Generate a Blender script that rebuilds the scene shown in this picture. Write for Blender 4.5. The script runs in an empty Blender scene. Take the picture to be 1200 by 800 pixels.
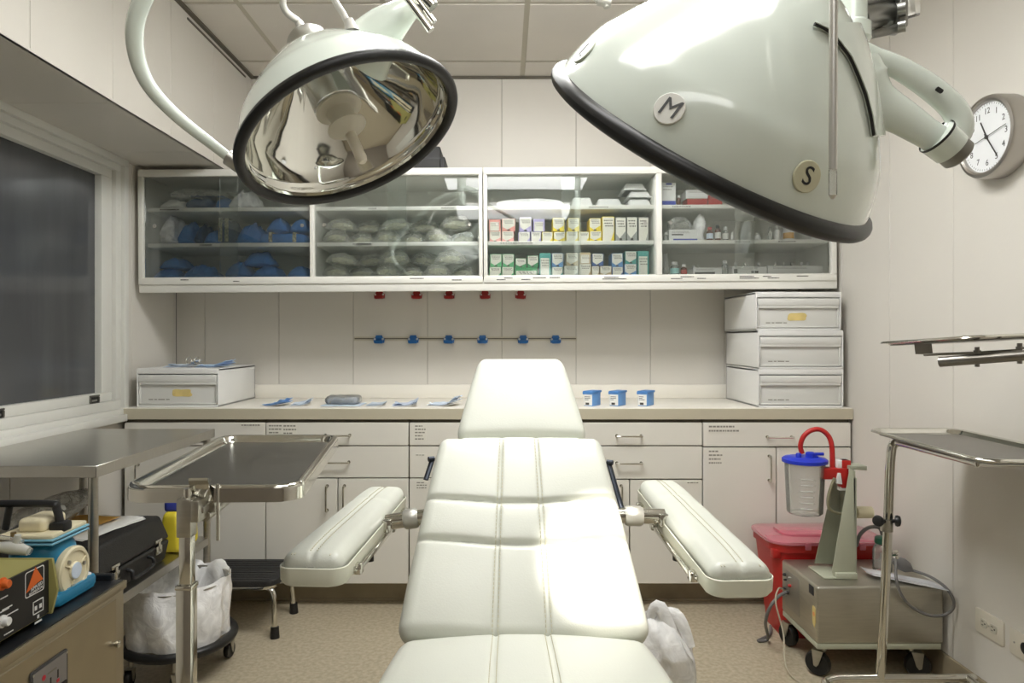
import bpy, bmesh, math, random
from mathutils import Vector, Matrix, noise
R = random.Random(7)
PI = math.pi
SC = bpy.context.scene
COL = SC.collection
VX, VY, F, CZ = 590.0, 396.0, 800.0, 1.23     # principal point, focal length (px) and eye height of the photo

def at(px, py, Y):
    return Vector(((px-VX)*Y/F, Y, CZ-(py-VY)*Y/F))
def xat(px, Y): return (px-VX)*Y/F
def zat(py, Y): return CZ-(py-VY)*Y/F

# ------------------------------------------------------------------ materials
def lin(c):
    return tuple(((v/255.0)/12.92 if v/255.0 <= 0.04045 else ((v/255.0+0.055)/1.055)**2.4) for v in c)
MATS = {}
def mat(name, rgb, rough=0.5, metal=0.0, spec=0.5, var=0.0, scale=8.0, bump=0.0, bscale=60.0, coat=0.0, alpha=1.0, emit=0.0, stretch=None, trans=0.0, rgb2=None):
    if name in MATS: return MATS[name]
    m = bpy.data.materials.new(name); m.use_nodes = True
    nt = m.node_tree; N = nt.nodes; L = nt.links
    b = N['Principled BSDF']; c = lin(rgb)
    b.inputs['Base Color'].default_value = (*c, 1)
    b.inputs['Roughness'].default_value = rough
    b.inputs['Metallic'].default_value = metal
    b.inputs['Specular IOR Level'].default_value = spec
    b.inputs['Coat Weight'].default_value = coat
    b.inputs['Coat Roughness'].default_value = 0.08
    b.inputs['Alpha'].default_value = alpha
    if trans: b.inputs['Transmission Weight'].default_value = trans
    if emit:
        b.inputs['Emission Color'].default_value = (*c, 1); b.inputs['Emission Strength'].default_value = emit
    tc = N.new('ShaderNodeTexCoord'); src = tc.outputs['Object']
    if stretch:
        mp = N.new('ShaderNodeMapping'); mp.inputs['Scale'].default_value = stretch
        L.new(src, mp.inputs['Vector']); src = mp.outputs['Vector']
    if var or rgb2:
        nz = N.new('ShaderNodeTexNoise'); nz.inputs['Scale'].default_value = scale; nz.inputs['Detail'].default_value = 6
        L.new(src, nz.inputs['Vector'])
        rp = N.new('ShaderNodeValToRGB')
        d = tuple(max(0, v*(1-var)) for v in c) if not rgb2 else lin(rgb2)
        rp.color_ramp.elements[0].position = 0.35; rp.color_ramp.elements[0].color = (*d, 1)
        rp.color_ramp.elements[1].position = 0.65; rp.color_ramp.elements[1].color = (*c, 1)
        L.new(nz.outputs['Fac'], rp.inputs['Fac']); L.new(rp.outputs['Color'], b.inputs['Base Color'])
    if bump:
        nb = N.new('ShaderNodeTexNoise'); nb.inputs['Scale'].default_value = bscale; nb.inputs['Detail'].default_value = 4
        L.new(src, nb.inputs['Vector'])
        bp = N.new('ShaderNodeBump'); bp.inputs['Strength'].default_value = bump; bp.inputs['Distance'].default_value = 0.01
        L.new(nb.outputs['Fac'], bp.inputs['Height']); L.new(bp.outputs['Normal'], b.inputs['Normal'])
    MATS[name] = m
    return m
def film(name, rgb, opacity, rough=0.12, gloss=0.25, wrinkle=0.0, wscale=40):
    """thin clear plastic or glass: transparent, a little milky, with a glossy sheen"""
    if name in MATS: return MATS[name]
    m = bpy.data.materials.new(name); m.use_nodes = True
    nt = m.node_tree; N = nt.nodes; L = nt.links; N.clear()
    out = N.new('ShaderNodeOutputMaterial'); tr = N.new('ShaderNodeBsdfTransparent')
    tint = [0.93+0.07*v for v in lin(rgb)]; tr.inputs['Color'].default_value = (*tint, 1)
    df = N.new('ShaderNodeBsdfPrincipled'); df.inputs['Base Color'].default_value = (*lin(rgb), 1); df.inputs['Roughness'].default_value = rough
    mx = N.new('ShaderNodeMixShader'); mx.inputs[0].default_value = opacity
    gl = N.new('ShaderNodeBsdfGlossy'); gl.inputs['Roughness'].default_value = rough; gl.inputs['Color'].default_value = (1,1,1,1)
    fr = N.new('ShaderNodeFresnel'); fr.inputs['IOR'].default_value = 1.0+gloss*2
    m2 = N.new('ShaderNodeMixShader')
    if wrinkle:
        tc = N.new('ShaderNodeTexCoord')
        nb = N.new('ShaderNodeTexNoise'); nb.inputs['Scale'].default_value = wscale; nb.inputs['Detail'].default_value = 3; nb.inputs['Distortion'].default_value = 1.2
        L.new(tc.outputs['Object'], nb.inputs['Vector'])
        bp = N.new('ShaderNodeBump'); bp.inputs['Strength'].default_value = wrinkle; bp.inputs['Distance'].default_value = 0.02
        L.new(nb.outputs['Fac'], bp.inputs['Height'])
        for s in (df, gl, fr): L.new(bp.outputs['Normal'], s.inputs['Normal'])
        rp = N.new('ShaderNodeMapRange'); rp.inputs['From Min'].default_value = 0.4; rp.inputs['From Max'].default_value = 0.68
        rp.inputs['To Min'].default_value = opacity*(0.6 if opacity < 0.7 else 0.9); rp.inputs['To Max'].default_value = min(1, opacity*1.7)
        L.new(nb.outputs['Fac'], rp.inputs['Value']); L.new(rp.outputs['Result'], mx.inputs[0])
    L.new(tr.outputs[0], mx.inputs[1]); L.new(df.outputs[0], mx.inputs[2])
    L.new(fr.outputs[0], m2.inputs[0]); L.new(mx.outputs[0], m2.inputs[1]); L.new(gl.outputs[0], m2.inputs[2])
    L.new(m2.outputs[0], out.inputs['Surface'])
    MATS[name] = m
    return m

wall_m = mat('wall_panel', (214,210,202), 0.45, var=0.04, scale=1.5, bump=0.03, bscale=90)
wall_gap = mat('panel_joint', (150,146,138), 0.8)
ceil_m = mat('ceiling_tile', (222,217,210), 0.9, var=0.05, scale=3, bump=0.15, bscale=160)
grid_m = mat('ceiling_grid', (190,184,170), 0.6)
floor_m = mat('vinyl_floor', (182,171,149), 0.38, rgb2=(160,149,126), scale=62, bump=0.02)
dark_base = mat('dark_baseboard', (156,144,120), 0.5, var=0.3, scale=6)
lam = mat('cream_laminate', (221,218,209), 0.42, var=0.03, scale=2)
lam_edge = mat('laminate_gap', (92,86,74), 0.8)
counter_m = mat('counter_laminate', (236,232,222), 0.28, var=0.03, scale=4)
counter_edge = mat('counter_edge', (190,183,162), 0.4, var=0.05, scale=4)
enamel = mat('cabinet_enamel', (228,227,220), 0.35, var=0.02, scale=3)
lampw = mat('lamp_enamel', (219,227,218), 0.16, coat=0.6, var=0.02, scale=4)
rubber = mat('black_rubber', (22,22,22), 0.38, bump=0.02)
chrome = mat('chrome', (215,213,205), 0.12, 1.0, bump=0.01, bscale=20)
steel = mat('brushed_steel', (186,183,174), 0.33, 1.0, var=0.08, scale=14, stretch=(1,1,12))
steel_h = mat('brushed_steel_table', (190,187,180), 0.28, 1.0, var=0.06, scale=14, stretch=(1,14,1))
tray_in = mat('tray_steel', (150,148,144), 0.36, 1.0, var=0.06, scale=18, stretch=(1,14,1))
cart_steel = mat('cart_steel', (182,172,150), 0.42, 1.0, var=0.1, scale=6)
alu = mat('satin_aluminium', (186,184,178), 0.38, 1.0, var=0.05, scale=10)
mirror = mat('reflector_mirror', (232,232,226), 0.06, 1.0, bump=0.03, bscale=7)
vinyl = mat('cream_vinyl', (211,213,203), 0.34, var=0.025, scale=5, bump=0.05, bscale=220)
thread = mat('stitch_thread', (208,203,178), 0.8, var=0.1)
plasticw = mat('white_plastic', (226,226,224), 0.4, var=0.02, scale=3)
plasticd = mat('drawer_front_plastic', (214,214,210), 0.4, var=0.03, scale=3)
white = mat('paper_white', (232,231,226), 0.7, var=0.03)
ink = mat('printing_ink', (70,68,66), 0.8, var=0.1)
faint = mat('faint_print', (140,137,128), 0.8, var=0.1)
tape = mat('masking_tape', (222,200,130), 0.7, var=0.15, scale=30)
blackp = mat('black_plastic', (26,26,27), 0.45, bump=0.05, bscale=200)
blackv = mat('black_case_vinyl', (24,23,22), 0.5, bump=0.2, bscale=260)
blackcoat = mat('cart_top_black', (30,32,36), 0.3, var=0.2)
teal = mat('teal_enamel', (38,128,168), 0.35, var=0.06)
cream = mat('cream_plastic', (222,212,180), 0.45, var=0.06)
olive = mat('olive_paint', (158,152,92), 0.45, var=0.05)
orange = mat('orange_print', (218,102,34), 0.6, var=0.05)
redp = mat('red_plastic', (176,34,30), 0.4, var=0.05)
redlid = film('pink_clear_lid', (224,120,138), 0.62, rough=0.25, gloss=0.2)
blueb = mat('blue_plastic', (28,98,164), 0.4, var=0.05)
bluelid = mat('canister_blue', (30,52,186), 0.4, var=0.05)
clipred = mat('clip_red', (150,26,24), 0.4, var=0.05)
wrap = mat('blue_wrap', (62,124,196), 0.75, var=0.2, scale=10, bump=0.5, bscale=26)
wrapd = mat('navy_wrap', (34,66,112), 0.8, var=0.25, scale=10, bump=0.5, bscale=26)
maskb = mat('pale_blue_paper', (212,225,242), 0.75, var=0.1, scale=30)
maskg = mat('grey_blue_cloth', (140,150,168), 0.8, var=0.2, scale=24)
glass = film('cabinet_glass', (196,214,204), 0.035, rough=0.02, gloss=0.26)
clear = film('clear_plastic', (226,228,220), 0.22, rough=0.12, gloss=0.3, wrinkle=0.5)
pouch = film('tubing_pouch', (230,232,216), 0.24, rough=0.16, gloss=0.38, wrinkle=0.7, wscale=55)
canister = film('canister_clear', (238,238,232), 0.24, rough=0.1, gloss=0.14)
bagm = film('white_bag_film', (250,250,250), 0.86, rough=0.6, gloss=0.05, wrinkle=0.3, wscale=18)
darkglass = mat('dark_window_glass', (84,86,88), 0.14, spec=0.6, rgb2=(70,72,75), scale=2.0, stretch=(1,3.2,0.35))
framew = mat('window_frame_paint', (216,216,210), 0.35, var=0.03, scale=3)
stand_green = mat('grey_green_paint', (178,180,160), 0.4, var=0.05)
tubegrey = mat('grey_rubber_tube', (108,106,104), 0.5, var=0.1)
label_cream = mat('label_cream', (221,218,208), 0.6, var=0.02)
yellow = mat('yellow_pack', (214,196,50), 0.6, var=0.05)
bluepk = mat('blue_pack_print', (58,70,168), 0.6, var=0.05)
manila = mat('manila_paper', (212,164,76), 0.8, var=0.1)
bulbglass = mat('frosted_bulb', (222,214,196), 0.3, var=0.05)
amber = mat('amber_bottle', (92,40,24), 0.25, var=0.1)
gbeige = mat('socket_ceramic', (208,202,186), 0.4, var=0.05)

# ------------------------------------------------------------------ mesh builder
class MB:
    def __init__(s): s.bm = bmesh.new(); s.mi = 0; s.mats = []
    def use(s, m):
        if m not in s.mats: s.mats.append(m)
        s.mi = s.mats.index(m); return s
    def _fin(s, faces):
        for f in faces: f.material_index = s.mi; f.smooth = True
    def box(s, x0, x1, y0, y1, z0, z1, bev=0.0, seg=2, M=None):
        vs = [s.bm.verts.new((x, y, z)) for x in (x0, x1) for y in (y0, y1) for z in (z0, z1)]
        fs = [s.bm.faces.new([vs[i] for i in q]) for q in ((0,1,3,2),(4,6,7,5),(0,4,5,1),(2,3,7,6),(0,2,6,4),(1,5,7,3))]
        s._fin(fs)
        if bev > 0:
            es = list({e for f in fs for e in f.edges})
            r = bmesh.ops.bevel(s.bm, geom=es, offset=bev, segments=seg, profile=0.5, affect='EDGES')
            s._fin(r['faces'])
            vs = list({v for f in r['faces'] for v in f.verts} | {v for v in vs if v.is_valid})
        if M is not None:
            for v in vs: v.co = M @ v.co
        return s
    def prism(s, pts, z0, z1, M=None, bev=0.0):
        """polygon (x, y) extruded from z0 to z1"""
        a = [s.bm.verts.new((p[0], p[1], z0)) for p in pts]; b = [s.bm.verts.new((p[0], p[1], z1)) for p in pts]
        n = len(pts); fs = [s.bm.faces.new(a[::-1]), s.bm.faces.new(b)]
        fs += [s.bm.faces.new((a[i], a[(i+1) % n], b[(i+1) % n], b[i])) for i in range(n)]
        s._fin(fs); vs = a+b
        if bev > 0:
            es = list(fs[0].edges)+list(fs[1].edges)
            r = bmesh.ops.bevel(s.bm, geom=es, offset=bev, segments=2, profile=0.5, affect='EDGES'); s._fin(r['faces'])
            vs = list({v for f in r['faces'] for v in f.verts} | {v for v in vs if v.is_valid})
        if M is not None:
            for v in vs: v.co = M @ v.co
        return s
    def lathe(s, prof, seg=32, M=None, a0=0.0, a1=2*PI):
        full = abs(a1-a0-2*PI) < 1e-6; n = seg if full else seg+1
        rows = []
        for r, z in prof:
            if r < 1e-6: rows.append([s.bm.verts.new((0, 0, z))])
            else: rows.append([s.bm.verts.new((r*math.cos(a0+(a1-a0)*i/seg), r*math.sin(a0+(a1-a0)*i/seg), z)) for i in range(n)])
        fs = []
        for A, B in zip(rows, rows[1:]):
            for i in range(seg):
                j = (i+1) % n if full else i+1
                if len(A) == 1 and len(B) == 1: continue
                if len(A) == 1: fs.append(s.bm.faces.new((A[0], B[j], B[i])))
                elif len(B) == 1: fs.append(s.bm.faces.new((A[i], A[j], B[0])))
                else: fs.append(s.bm.faces.new((A[i], A[j], B[j], B[i])))
        s._fin(fs)
        if M is not None:
            for row in rows:
                for v in row: v.co = M @ v.co
        return s
    def tube(s, pts, r, seg=12, closed=False, caps=True, flat=1.0, up=None):
        """sweep along points; r a number or a list; flat squashes the section across 'up'"""
        P = [Vector(p) for p in pts]; n = len(P)
        rr = r if isinstance(r, (list, tuple)) else [r]*n
        T = []
        for i in range(n):
            a = P[(i-1) % n] if (closed or i > 0) else P[i]; b = P[(i+1) % n] if (closed or i < n-1) else P[i]
            T.append((b-a).normalized())
        u = Vector(up) if up is not None else (Vector((0,0,1)) if abs(T[0].z) < 0.9 else Vector((1,0,0)))
        rows = []
        for i in range(n):
            if i == 0 or up is not None:
                w = Vector(up) if up is not None else u
                u = (w-T[i]*w.dot(T[i])).normalized()
            else:
                u = (u-T[i]*u.dot(T[i])).normalized()
            v = T[i].cross(u)
            rows.append([s.bm.verts.new(P[i]+u*(math.cos(2*PI*k/seg)*rr[i]*flat)+v*(math.sin(2*PI*k/seg)*rr[i])) for k in range(seg)])
        fs = []
        for i in range(n if closed else n-1):
            A, B = rows[i], rows[(i+1) % n]
            for k in range(seg):
                fs.append(s.bm.faces.new((A[k], A[(k+1) % seg], B[(k+1) % seg], B[k])))
        if caps and not closed:
            fs.append(s.bm.faces.new(rows[0][::-1])); fs.append(s.bm.faces.new(rows[-1]))
        s._fin(fs); return s
    def cyl(s, p0, p1, r, r1=None, seg=20):
        return s.tube([p0, p1], [r, r if r1 is None else r1], seg)
    def rbox(s, sx, sy, sz, r, n=(6,6,2), f=None, M=None, k=3):
        """box with round edges; f deforms a point"""
        hs = (sx/2, sy/2, sz/2); r = min(r, *[h*0.98 for h in hs]); inn = [h-r for h in hs]
        ax = []
        for h, q, c in zip(hs, inn, n):
            e = [r*math.tan(PI/4*i/k) for i in range(1, k+1)]
            ax.append([-q-d for d in reversed(e)]+[-q+2*q*i/c for i in range(c+1)]+[q+d for d in e])
        V = {}
        def vert(p):
            key = tuple(round(x, 6) for x in p)
            if key not in V:
                c = [max(-q, min(q, x)) for x, q in zip(p, inn)]
                d = Vector([x-y for x, y in zip(p, c)])
                w = Vector(c)+d.normalized()*r
                if f: w = Vector(f(w.x, w.y, w.z))
                if M is not None: w = M @ w
                V[key] = s.bm.verts.new(w)
            return V[key]
        fs = []
        for d in range(3):
            a, b = [(1,2),(2,0),(0,1)][d]
            for sg in (-1, 1):
                for i in range(len(ax[a])-1):
                    for j in range(len(ax[b])-1):
                        q = []
                        for (ii, jj) in ((i,j),(i+1,j),(i+1,j+1),(i,j+1)):
                            p = [0,0,0]; p[d] = sg*hs[d]; p[a] = ax[a][ii]; p[b] = ax[b][jj]; q.append(vert(p))
                        if sg < 0: q = q[::-1]
                        try: fs.append(s.bm.faces.new(q))
                        except ValueError: pass
        s._fin(fs); return s
    def sheet(s, nx, ny, fn, th=0.002):
        """thick curved sheet from fn(u, v) -> point"""
        g = [[Vector(fn(i/nx, j/ny)) for j in range(ny+1)] for i in range(nx+1)]
        def nrm(i, j):
            a = g[min(i+1, nx)][j]-g[max(i-1, 0)][j]; b = g[i][min(j+1, ny)]-g[i][max(j-1, 0)]
            c = a.cross(b); return c.normalized() if c.length > 1e-9 else Vector((0,0,1))
        A = [[s.bm.verts.new(g[i][j]+nrm(i,j)*th/2) for j in range(ny+1)] for i in range(nx+1)]
        B = [[s.bm.verts.new(g[i][j]-nrm(i,j)*th/2) for j in range(ny+1)] for i in range(nx+1)]
        fs = []
        for i in range(nx):
            for j in range(ny):
                fs.append(s.bm.faces.new((A[i][j], A[i+1][j], A[i+1][j+1], A[i][j+1])))
                fs.append(s.bm.faces.new((B[i][j], B[i][j+1], B[i+1][j+1], B[i+1][j])))
        for i in range(nx):
            fs.append(s.bm.faces.new((A[i][0], B[i][0], B[i+1][0], A[i+1][0]))); fs.append(s.bm.faces.new((A[i][ny], A[i+1][ny], B[i+1][ny], B[i][ny])))
        for j in range(ny):
            fs.append(s.bm.faces.new((A[0][j], A[0][j+1], B[0][j+1], B[0][j]))); fs.append(s.bm.faces.new((A[nx][j], B[nx][j], B[nx][j+1], A[nx][j+1])))
        s._fin(fs); return s
    def text(s, txt, size, M, th=0.0006, italic=0.0):
        cu = bpy.data.curves.new('t', 'FONT'); cu.body = txt; cu.size = size; cu.align_x = 'CENTER'; cu.align_y = 'CENTER'
        cu.extrude = th/2; cu.resolution_u = 4; cu.shear = italic
        o = bpy.data.objects.new('t', cu); COL.objects.link(o)
        dg = bpy.context.evaluated_depsgraph_get(); me = bpy.data.meshes.new_from_object(o.evaluated_get(dg))
        n0 = len(s.bm.verts); f0 = len(s.bm.faces)
        s.bm.from_mesh(me); s.bm.verts.ensure_lookup_table(); s.bm.faces.ensure_lookup_table()
        for v in s.bm.verts[n0:]: v.co = M @ v.co
        s._fin(s.bm.faces[f0:])
        bpy.data.objects.remove(o); bpy.data.curves.remove(cu); bpy.data.meshes.remove(me)
        return s

W = {}       # world matrix of every object that has been made
def _tag(o, label=None, cat=None, group=None, kind=None):
    if label: o['label'] = label
    if cat: o['category'] = cat
    if group: o['group'] = group
    if kind: o['kind'] = kind
    return o
def thing(name, label, cat, loc=(0,0,0), group=None, rot=None):
    o = bpy.data.objects.new(name, None); COL.objects.link(o); o.empty_display_size = 0.05
    Mx = Matrix.Translation(Vector(loc))
    if rot is not None: Mx = Mx @ rot.to_4x4()
    o.matrix_world = Mx; o.rotation_euler = Mx.to_euler(); o.location = loc
    W[o] = Mx
    return _tag(o, label, cat, group)
def obj(name, mb, m=None, parent=None, org=None, angle=40, label=None, cat=None, group=None, kind=None, normals=True):
    """one mesh object; the builder's points are in world space"""
    if m is not None and not mb.mats: mb.mats = [m]
    bm = mb.bm
    if normals: bmesh.ops.recalc_face_normals(bm, faces=bm.faces[:])
    if parent is not None: base = W[parent]
    else:
        if org is None:
            xs = [v.co for v in bm.verts]
            org = Vector((sum(v.x for v in xs)/len(xs), sum(v.y for v in xs)/len(xs), min(v.z for v in xs)))
        base = Matrix.Translation(Vector(org))
    bm.transform(base.inverted())
    me = bpy.data.meshes.new(name); bm.to_mesh(me); bm.free()
    for mm in mb.mats: me.materials.append(mm)
    me.set_sharp_from_angle(angle=math.radians(angle))
    o = bpy.data.objects.new(name, me); COL.objects.link(o)
    if parent is not None: o.parent = parent; W[o] = base
    else: o.location = base.to_translation(); W[o] = base
    return _tag(o, label, cat, group, kind)
def dup(root, loc, label, rz=None):
    def cp(o, par):
        c = o.copy(); COL.objects.link(c)
        if par is not None: c.parent = par
        for ch in list(o.children): cp(ch, c)
        return c
    c = cp(root, None); c.location = loc
    if rz is not None: c.rotation_euler.z = rz
    if label: c['label'] = label
    return c
def frame(o, X, Y, Z):
    M = Matrix.Identity(4)
    for i, a in enumerate((X, Y, Z)):
        a = Vector(a).normalized()
        for j in range(3): M[j][i] = a[j]
    for j in range(3): M[j][3] = o[j]
    return M
def axis_frame(o, Z, hint=(0,0,1)):
    Z = Vector(Z).normalized(); X = Vector(hint).cross(Z)
    if X.length < 1e-4: X = Vector((1,0,0)).cross(Z)
    X.normalize(); return frame(o, X, Z.cross(X), Z)
def rrect(w, l, r, n=6):
    pts = []
    for cx, cy, a in ((w/2-r, l/2-r, 0), (-w/2+r, l/2-r, PI/2), (-w/2+r, -l/2+r, PI), (w/2-r, -l/2+r, 3*PI/2)):
        for i in range(n+1): pts.append((cx+r*math.cos(a+PI/2*i/n), cy+r*math.sin(a+PI/2*i/n)))
    return pts
def smooth_path(pts, n=8):
    P = [Vector(p) for p in pts]; out = []
    for i in range(len(P)-1):
        p0 = P[max(i-1, 0)]; p1 = P[i]; p2 = P[i+1]; p3 = P[min(i+2, len(P)-1)]
        for k in range(n):
            t = k/n
            out.append(0.5*((2*p1)+(p2-p0)*t+(2*p0-5*p1+4*p2-p3)*t*t+(3*p1-p0-3*p2+p3)*t**3))
    out.append(P[-1]); return out
def nz(p, s=1.0): return noise.noise(Vector(p)*s)
# ------------------------------------------------------------------ the room
XL, XR, YB, YF, ZC = -1.745, 1.59, 3.64, -1.75, 2.62
SOX, SOZ = -1.345, 2.045       # soffit over the window wall
def struct(name, mb, m=None, parent=None, **k): return obj(name, mb, m, parent, org=(0,0,0), kind='structure' if parent is None else None, **k)

m = MB(); m.box(XL-0.15, XR+0.12, YF-0.1, YB+0.12, -0.08, 0); struct('floor', m, floor_m)
# ceiling: tiles laid in a grid of flat bars
m = MB(); m.use(ceil_m)
ys = [YF]+[3.43-0.595*k for k in range(8, -1, -1)]+[YB]
xs = [XL-0.15, -1.7, -1.105, 0.1, 1.305, XR+0.1]
for yi in range(len(ys)-1):
    xx = list(xs)
    if ys[yi+1] < 2.9: xx = sorted(xx+[-0.5, 0.7])
    for xi in range(len(xx)-1):
        m.box(xx[xi]+0.012, xx[xi+1]-0.012, ys[yi]+0.012, ys[yi+1]-0.012, ZC, ZC+0.02)
m.use(grid_m); m.box(XL-0.15, XR+0.1, YF, YB, ZC+0.004, ZC+0.03)
struct('ceiling', m)
m = MB(); m.box(SOX, SOX+0.02, YF, YB, ZC-0.010, ZC-0.0005); m.box(SOX+0.02, XR, YB-0.02, YB, ZC-0.010, ZC-0.0005); m.box(SOX+0.001, SOX+0.005, 2.9, 3.55, ZC-0.036, ZC-0.028)
struct('trim_1', m, mat('ceiling_trim', (98,92,80), 0.6))

def panels_x(m, x0, x1, z0, z1, y, joints, th=0.012, g=0.0022):
    """vertical wall boards across a wall that faces -y"""
    js = [x0]+sorted(j for j in joints if x0 < j < x1)+[x1]
    m.use(wall_gap).box(x0, x1, y+th*0.4, y+0.1, z0, z1)
    m.use(wall_m)
    for a, b in zip(js, js[1:]): m.box(a+(g/2), b-(g/2), y, y+th, z0, z1, 0.0012, 1)
def panels_y(m, y0, y1, z0, z1, x, joints, side, th=0.012, g=0.0022):
    js = [y0]+sorted(j for j in joints if y0 < j < y1)+[y1]
    a0, a1 = (x+th*0.4, x+0.1) if side > 0 else (x-0.1, x-th*0.4)
    m.use(wall_gap).box(a0, a1, y0, y1, z0, z1)
    m.use(wall_m)
    for a, b in zip(js, js[1:]):
        m.box(x if side > 0 else x-th, x+th if side > 0 else x, a+g/2, b-g/2, z0, z1, 0.0012, 1)
JX = [-0.009+0.396*k for k in range(-6, 6)]
JY = [2.414+0.396*k for k in range(-12, 5)]
m = MB(); panels_x(m, XL, XR+0.01, 0, ZC+0.02, YB, JX); struct('wall_back', m)
m = MB(); panels_y(m, YF, YB, 0, ZC+0.02, XR, JY, 1); struct('wall_right', m)
m = MB(); m.box(XL-0.15, XR+0.1, YF-0.1, YF, 0, ZC+0.02); struct('wall_front', m, mat('darkened_rear_wall', (138,130,120), 0.6, var=0.04))  # unseen wall, colour darkened so the chrome reflects more contrast
# left wall: below, beside and above the window opening
WY0, WY1, WZ0, WZ1 = -0.4, 3.14, 0.875, 2.045
m = MB()
panels_y(m, YF, YB, 0, WZ0, XL, JY, -1)
panels_y(m, WY1, YB, WZ0, SOZ+0.02, XL, JY, -1)
panels_y(m, YF, WY0, WZ0, SOZ+0.02, XL, JY, -1)
struct('wall_left', m)
m = MB(); m.use(wall_gap).box(XL-0.1, SOX-0.005, YF, YB, SOZ+0.005, ZC+0.02)
m.use(wall_m)
js = [YF]+[1.94+0.41*k for k in range(-8, 5) if YF < 1.94+0.41*k < YB]+[YB]
for a, b in zip(js, js[1:]): m.box(SOX-0.012, SOX, a+0.001, b-0.001, SOZ, ZC+0.02, 0.0012, 1)
js = [YF]+[1.75+0.62*k for k in range(-5, 4) if YF < 1.75+0.62*k < YB]+[YB]
for a, b in zip(js, js[1:]): m.box(XL-0.1, SOX-0.0005, a+0.001, b-0.001, SOZ, SOZ+0.01, 0.001, 1)
struct('wall_soffit', m)

# window: stepped frame, dark pane, sash lifts
m = MB(); fx = XL
py0, py1, pz0, pz1 = -0.1, 2.985, 0.99, 1.945
def ring_x(m, x0, x1, a, b):      # rectangular ring in the y-z plane, outer a, inner b = (y0,y1,z0,z1)
    m.box(x0, x1, a[0], a[1], a[2], b[2], 0.003); m.box(x0, x1, a[0], a[1], b[3], a[3], 0.003)
    m.box(x0, x1, a[0], b[0], b[2], b[3], 0.003); m.box(x0, x1, b[1], a[1], b[2], b[3], 0.003)
A = (WY0, WY1, WZ0, WZ1); B = (WY0+0.03, WY1-0.035, WZ0+0.035, WZ1-0.03)
C_ = (WY0+0.06, WY1-0.075, WZ0+0.075, WZ1-0.06); D = (py0, py1, pz0, pz1)
ring_x(m, XL-0.14, XL+0.022, A, B); ring_x(m, XL-0.14, XL+0.006, B, C_); ring_x(m, XL-0.13, XL-0.012, C_, D)
m.box(XL-0.02, XL+0.045, WY0, 3.09, WZ0-0.02, WZ0+0.012, 0.004)
win = struct('window_1', m, framew)
m = MB(); m.box(XL-0.05, XL-0.042, py0-0.01, py1+0.01, pz0-0.01, pz1+0.01); struct('pane', m, darkglass, win)
m = MB(); m.box(XL-0.16, XL-0.135, WY0, WY1, WZ0, WZ1); struct('backing', m, rubber, win)
for yy in (2.365, 2.93):
    m = MB(); x = XL-0.012
    m.use(mat('sash_lift_grey', (92,90,84), 0.4, 0.4)); ring_x(m, x-0.002, x+0.006, (yy-0.035, yy+0.035, 0.945, 0.985), (yy-0.026, yy+0.026, 0.953, 0.977))
    m.use(blackp).box(x-0.002, x+0.001, yy-0.027, yy+0.027, 0.952, 0.978)
    m.use(alu).box(x, x+0.004, yy-0.018, yy+0.018, 0.958, 0.966, 0.001)
    struct('sash_lift', m, None, win)

m = MB(); m.box(XR-0.012, XR, YF, YB, 0, 0.1, 0.003); struct('baseboard_right', m, dark_base)
m = MB(); m.box(XL, XL+0.012, YF, YB, 0, 0.1, 0.003); struct('baseboard_left', m, dark_base)
m = MB(); m.box(XL+0.012, XR-0.012, 3.2, 3.22, 0, 0.112); m.box(XL+0.012, XR-0.012, 3.192, 3.2, 0, 0.012, 0.003); struct('baseboard_back', m, dark_base)

# ------------------------------------------------------------------ ceiling lights, out of view (middle one known, the other two added)
def ceiling_light(x, y, label, e):
    t = thing('ceiling_light', label, 'ceiling light', (x, y, ZC), 'fluorescent ceiling lights')
    m = MB(); w, l = 1.16, 0.46
    m.box(x-w/2, x+w/2, y-l/2+0.04, y+l/2-0.04, ZC-0.03, ZC, 0.004)
    for s in (-1, 1): m.prism([(-l/2-0.004, ZC-0.006), (-l/2-0.004, ZC-0.075), (-l/2+0.03, ZC-0.10), (l/2-0.03, ZC-0.10), (l/2+0.004, ZC-0.075), (l/2+0.004, ZC-0.006)], -0.006, 0.006, Matrix(((0,0,1,x+s*(w/2+0.006)),(1,0,0,y),(0,1,0,0),(0,0,0,1))))
    obj('housing', m, framew, t)
    m = MB(); m.prism([(-l/2, ZC-0.008), (-l/2, ZC-0.072), (-l/2+0.03, ZC-0.096), (l/2-0.03, ZC-0.096), (l/2, ZC-0.072), (l/2, ZC-0.008)], -w/2, w/2, Matrix(((0,0,1,x),(1,0,0,y),(0,1,0,0),(0,0,0,1))))
    obj('diffuser', m, mat('light_diffuser_%g' % e, (251,251,249), 0.6, emit=e), t)
ceiling_light(0.1, 1.94, 'added white fill panel on the ceiling nearest the counter wall', 14.5)  # added fixture, brightens the counter side of the room
ceiling_light(0.1, 0.74, 'white fluorescent ceiling panel above the foot end of the exam chair', 5.2)
ceiling_light(0.1, -0.75, 'added white fill panel on the ceiling farthest from the counter wall', 3.2)  # added fill from behind the camera for surfaces facing it

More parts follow.
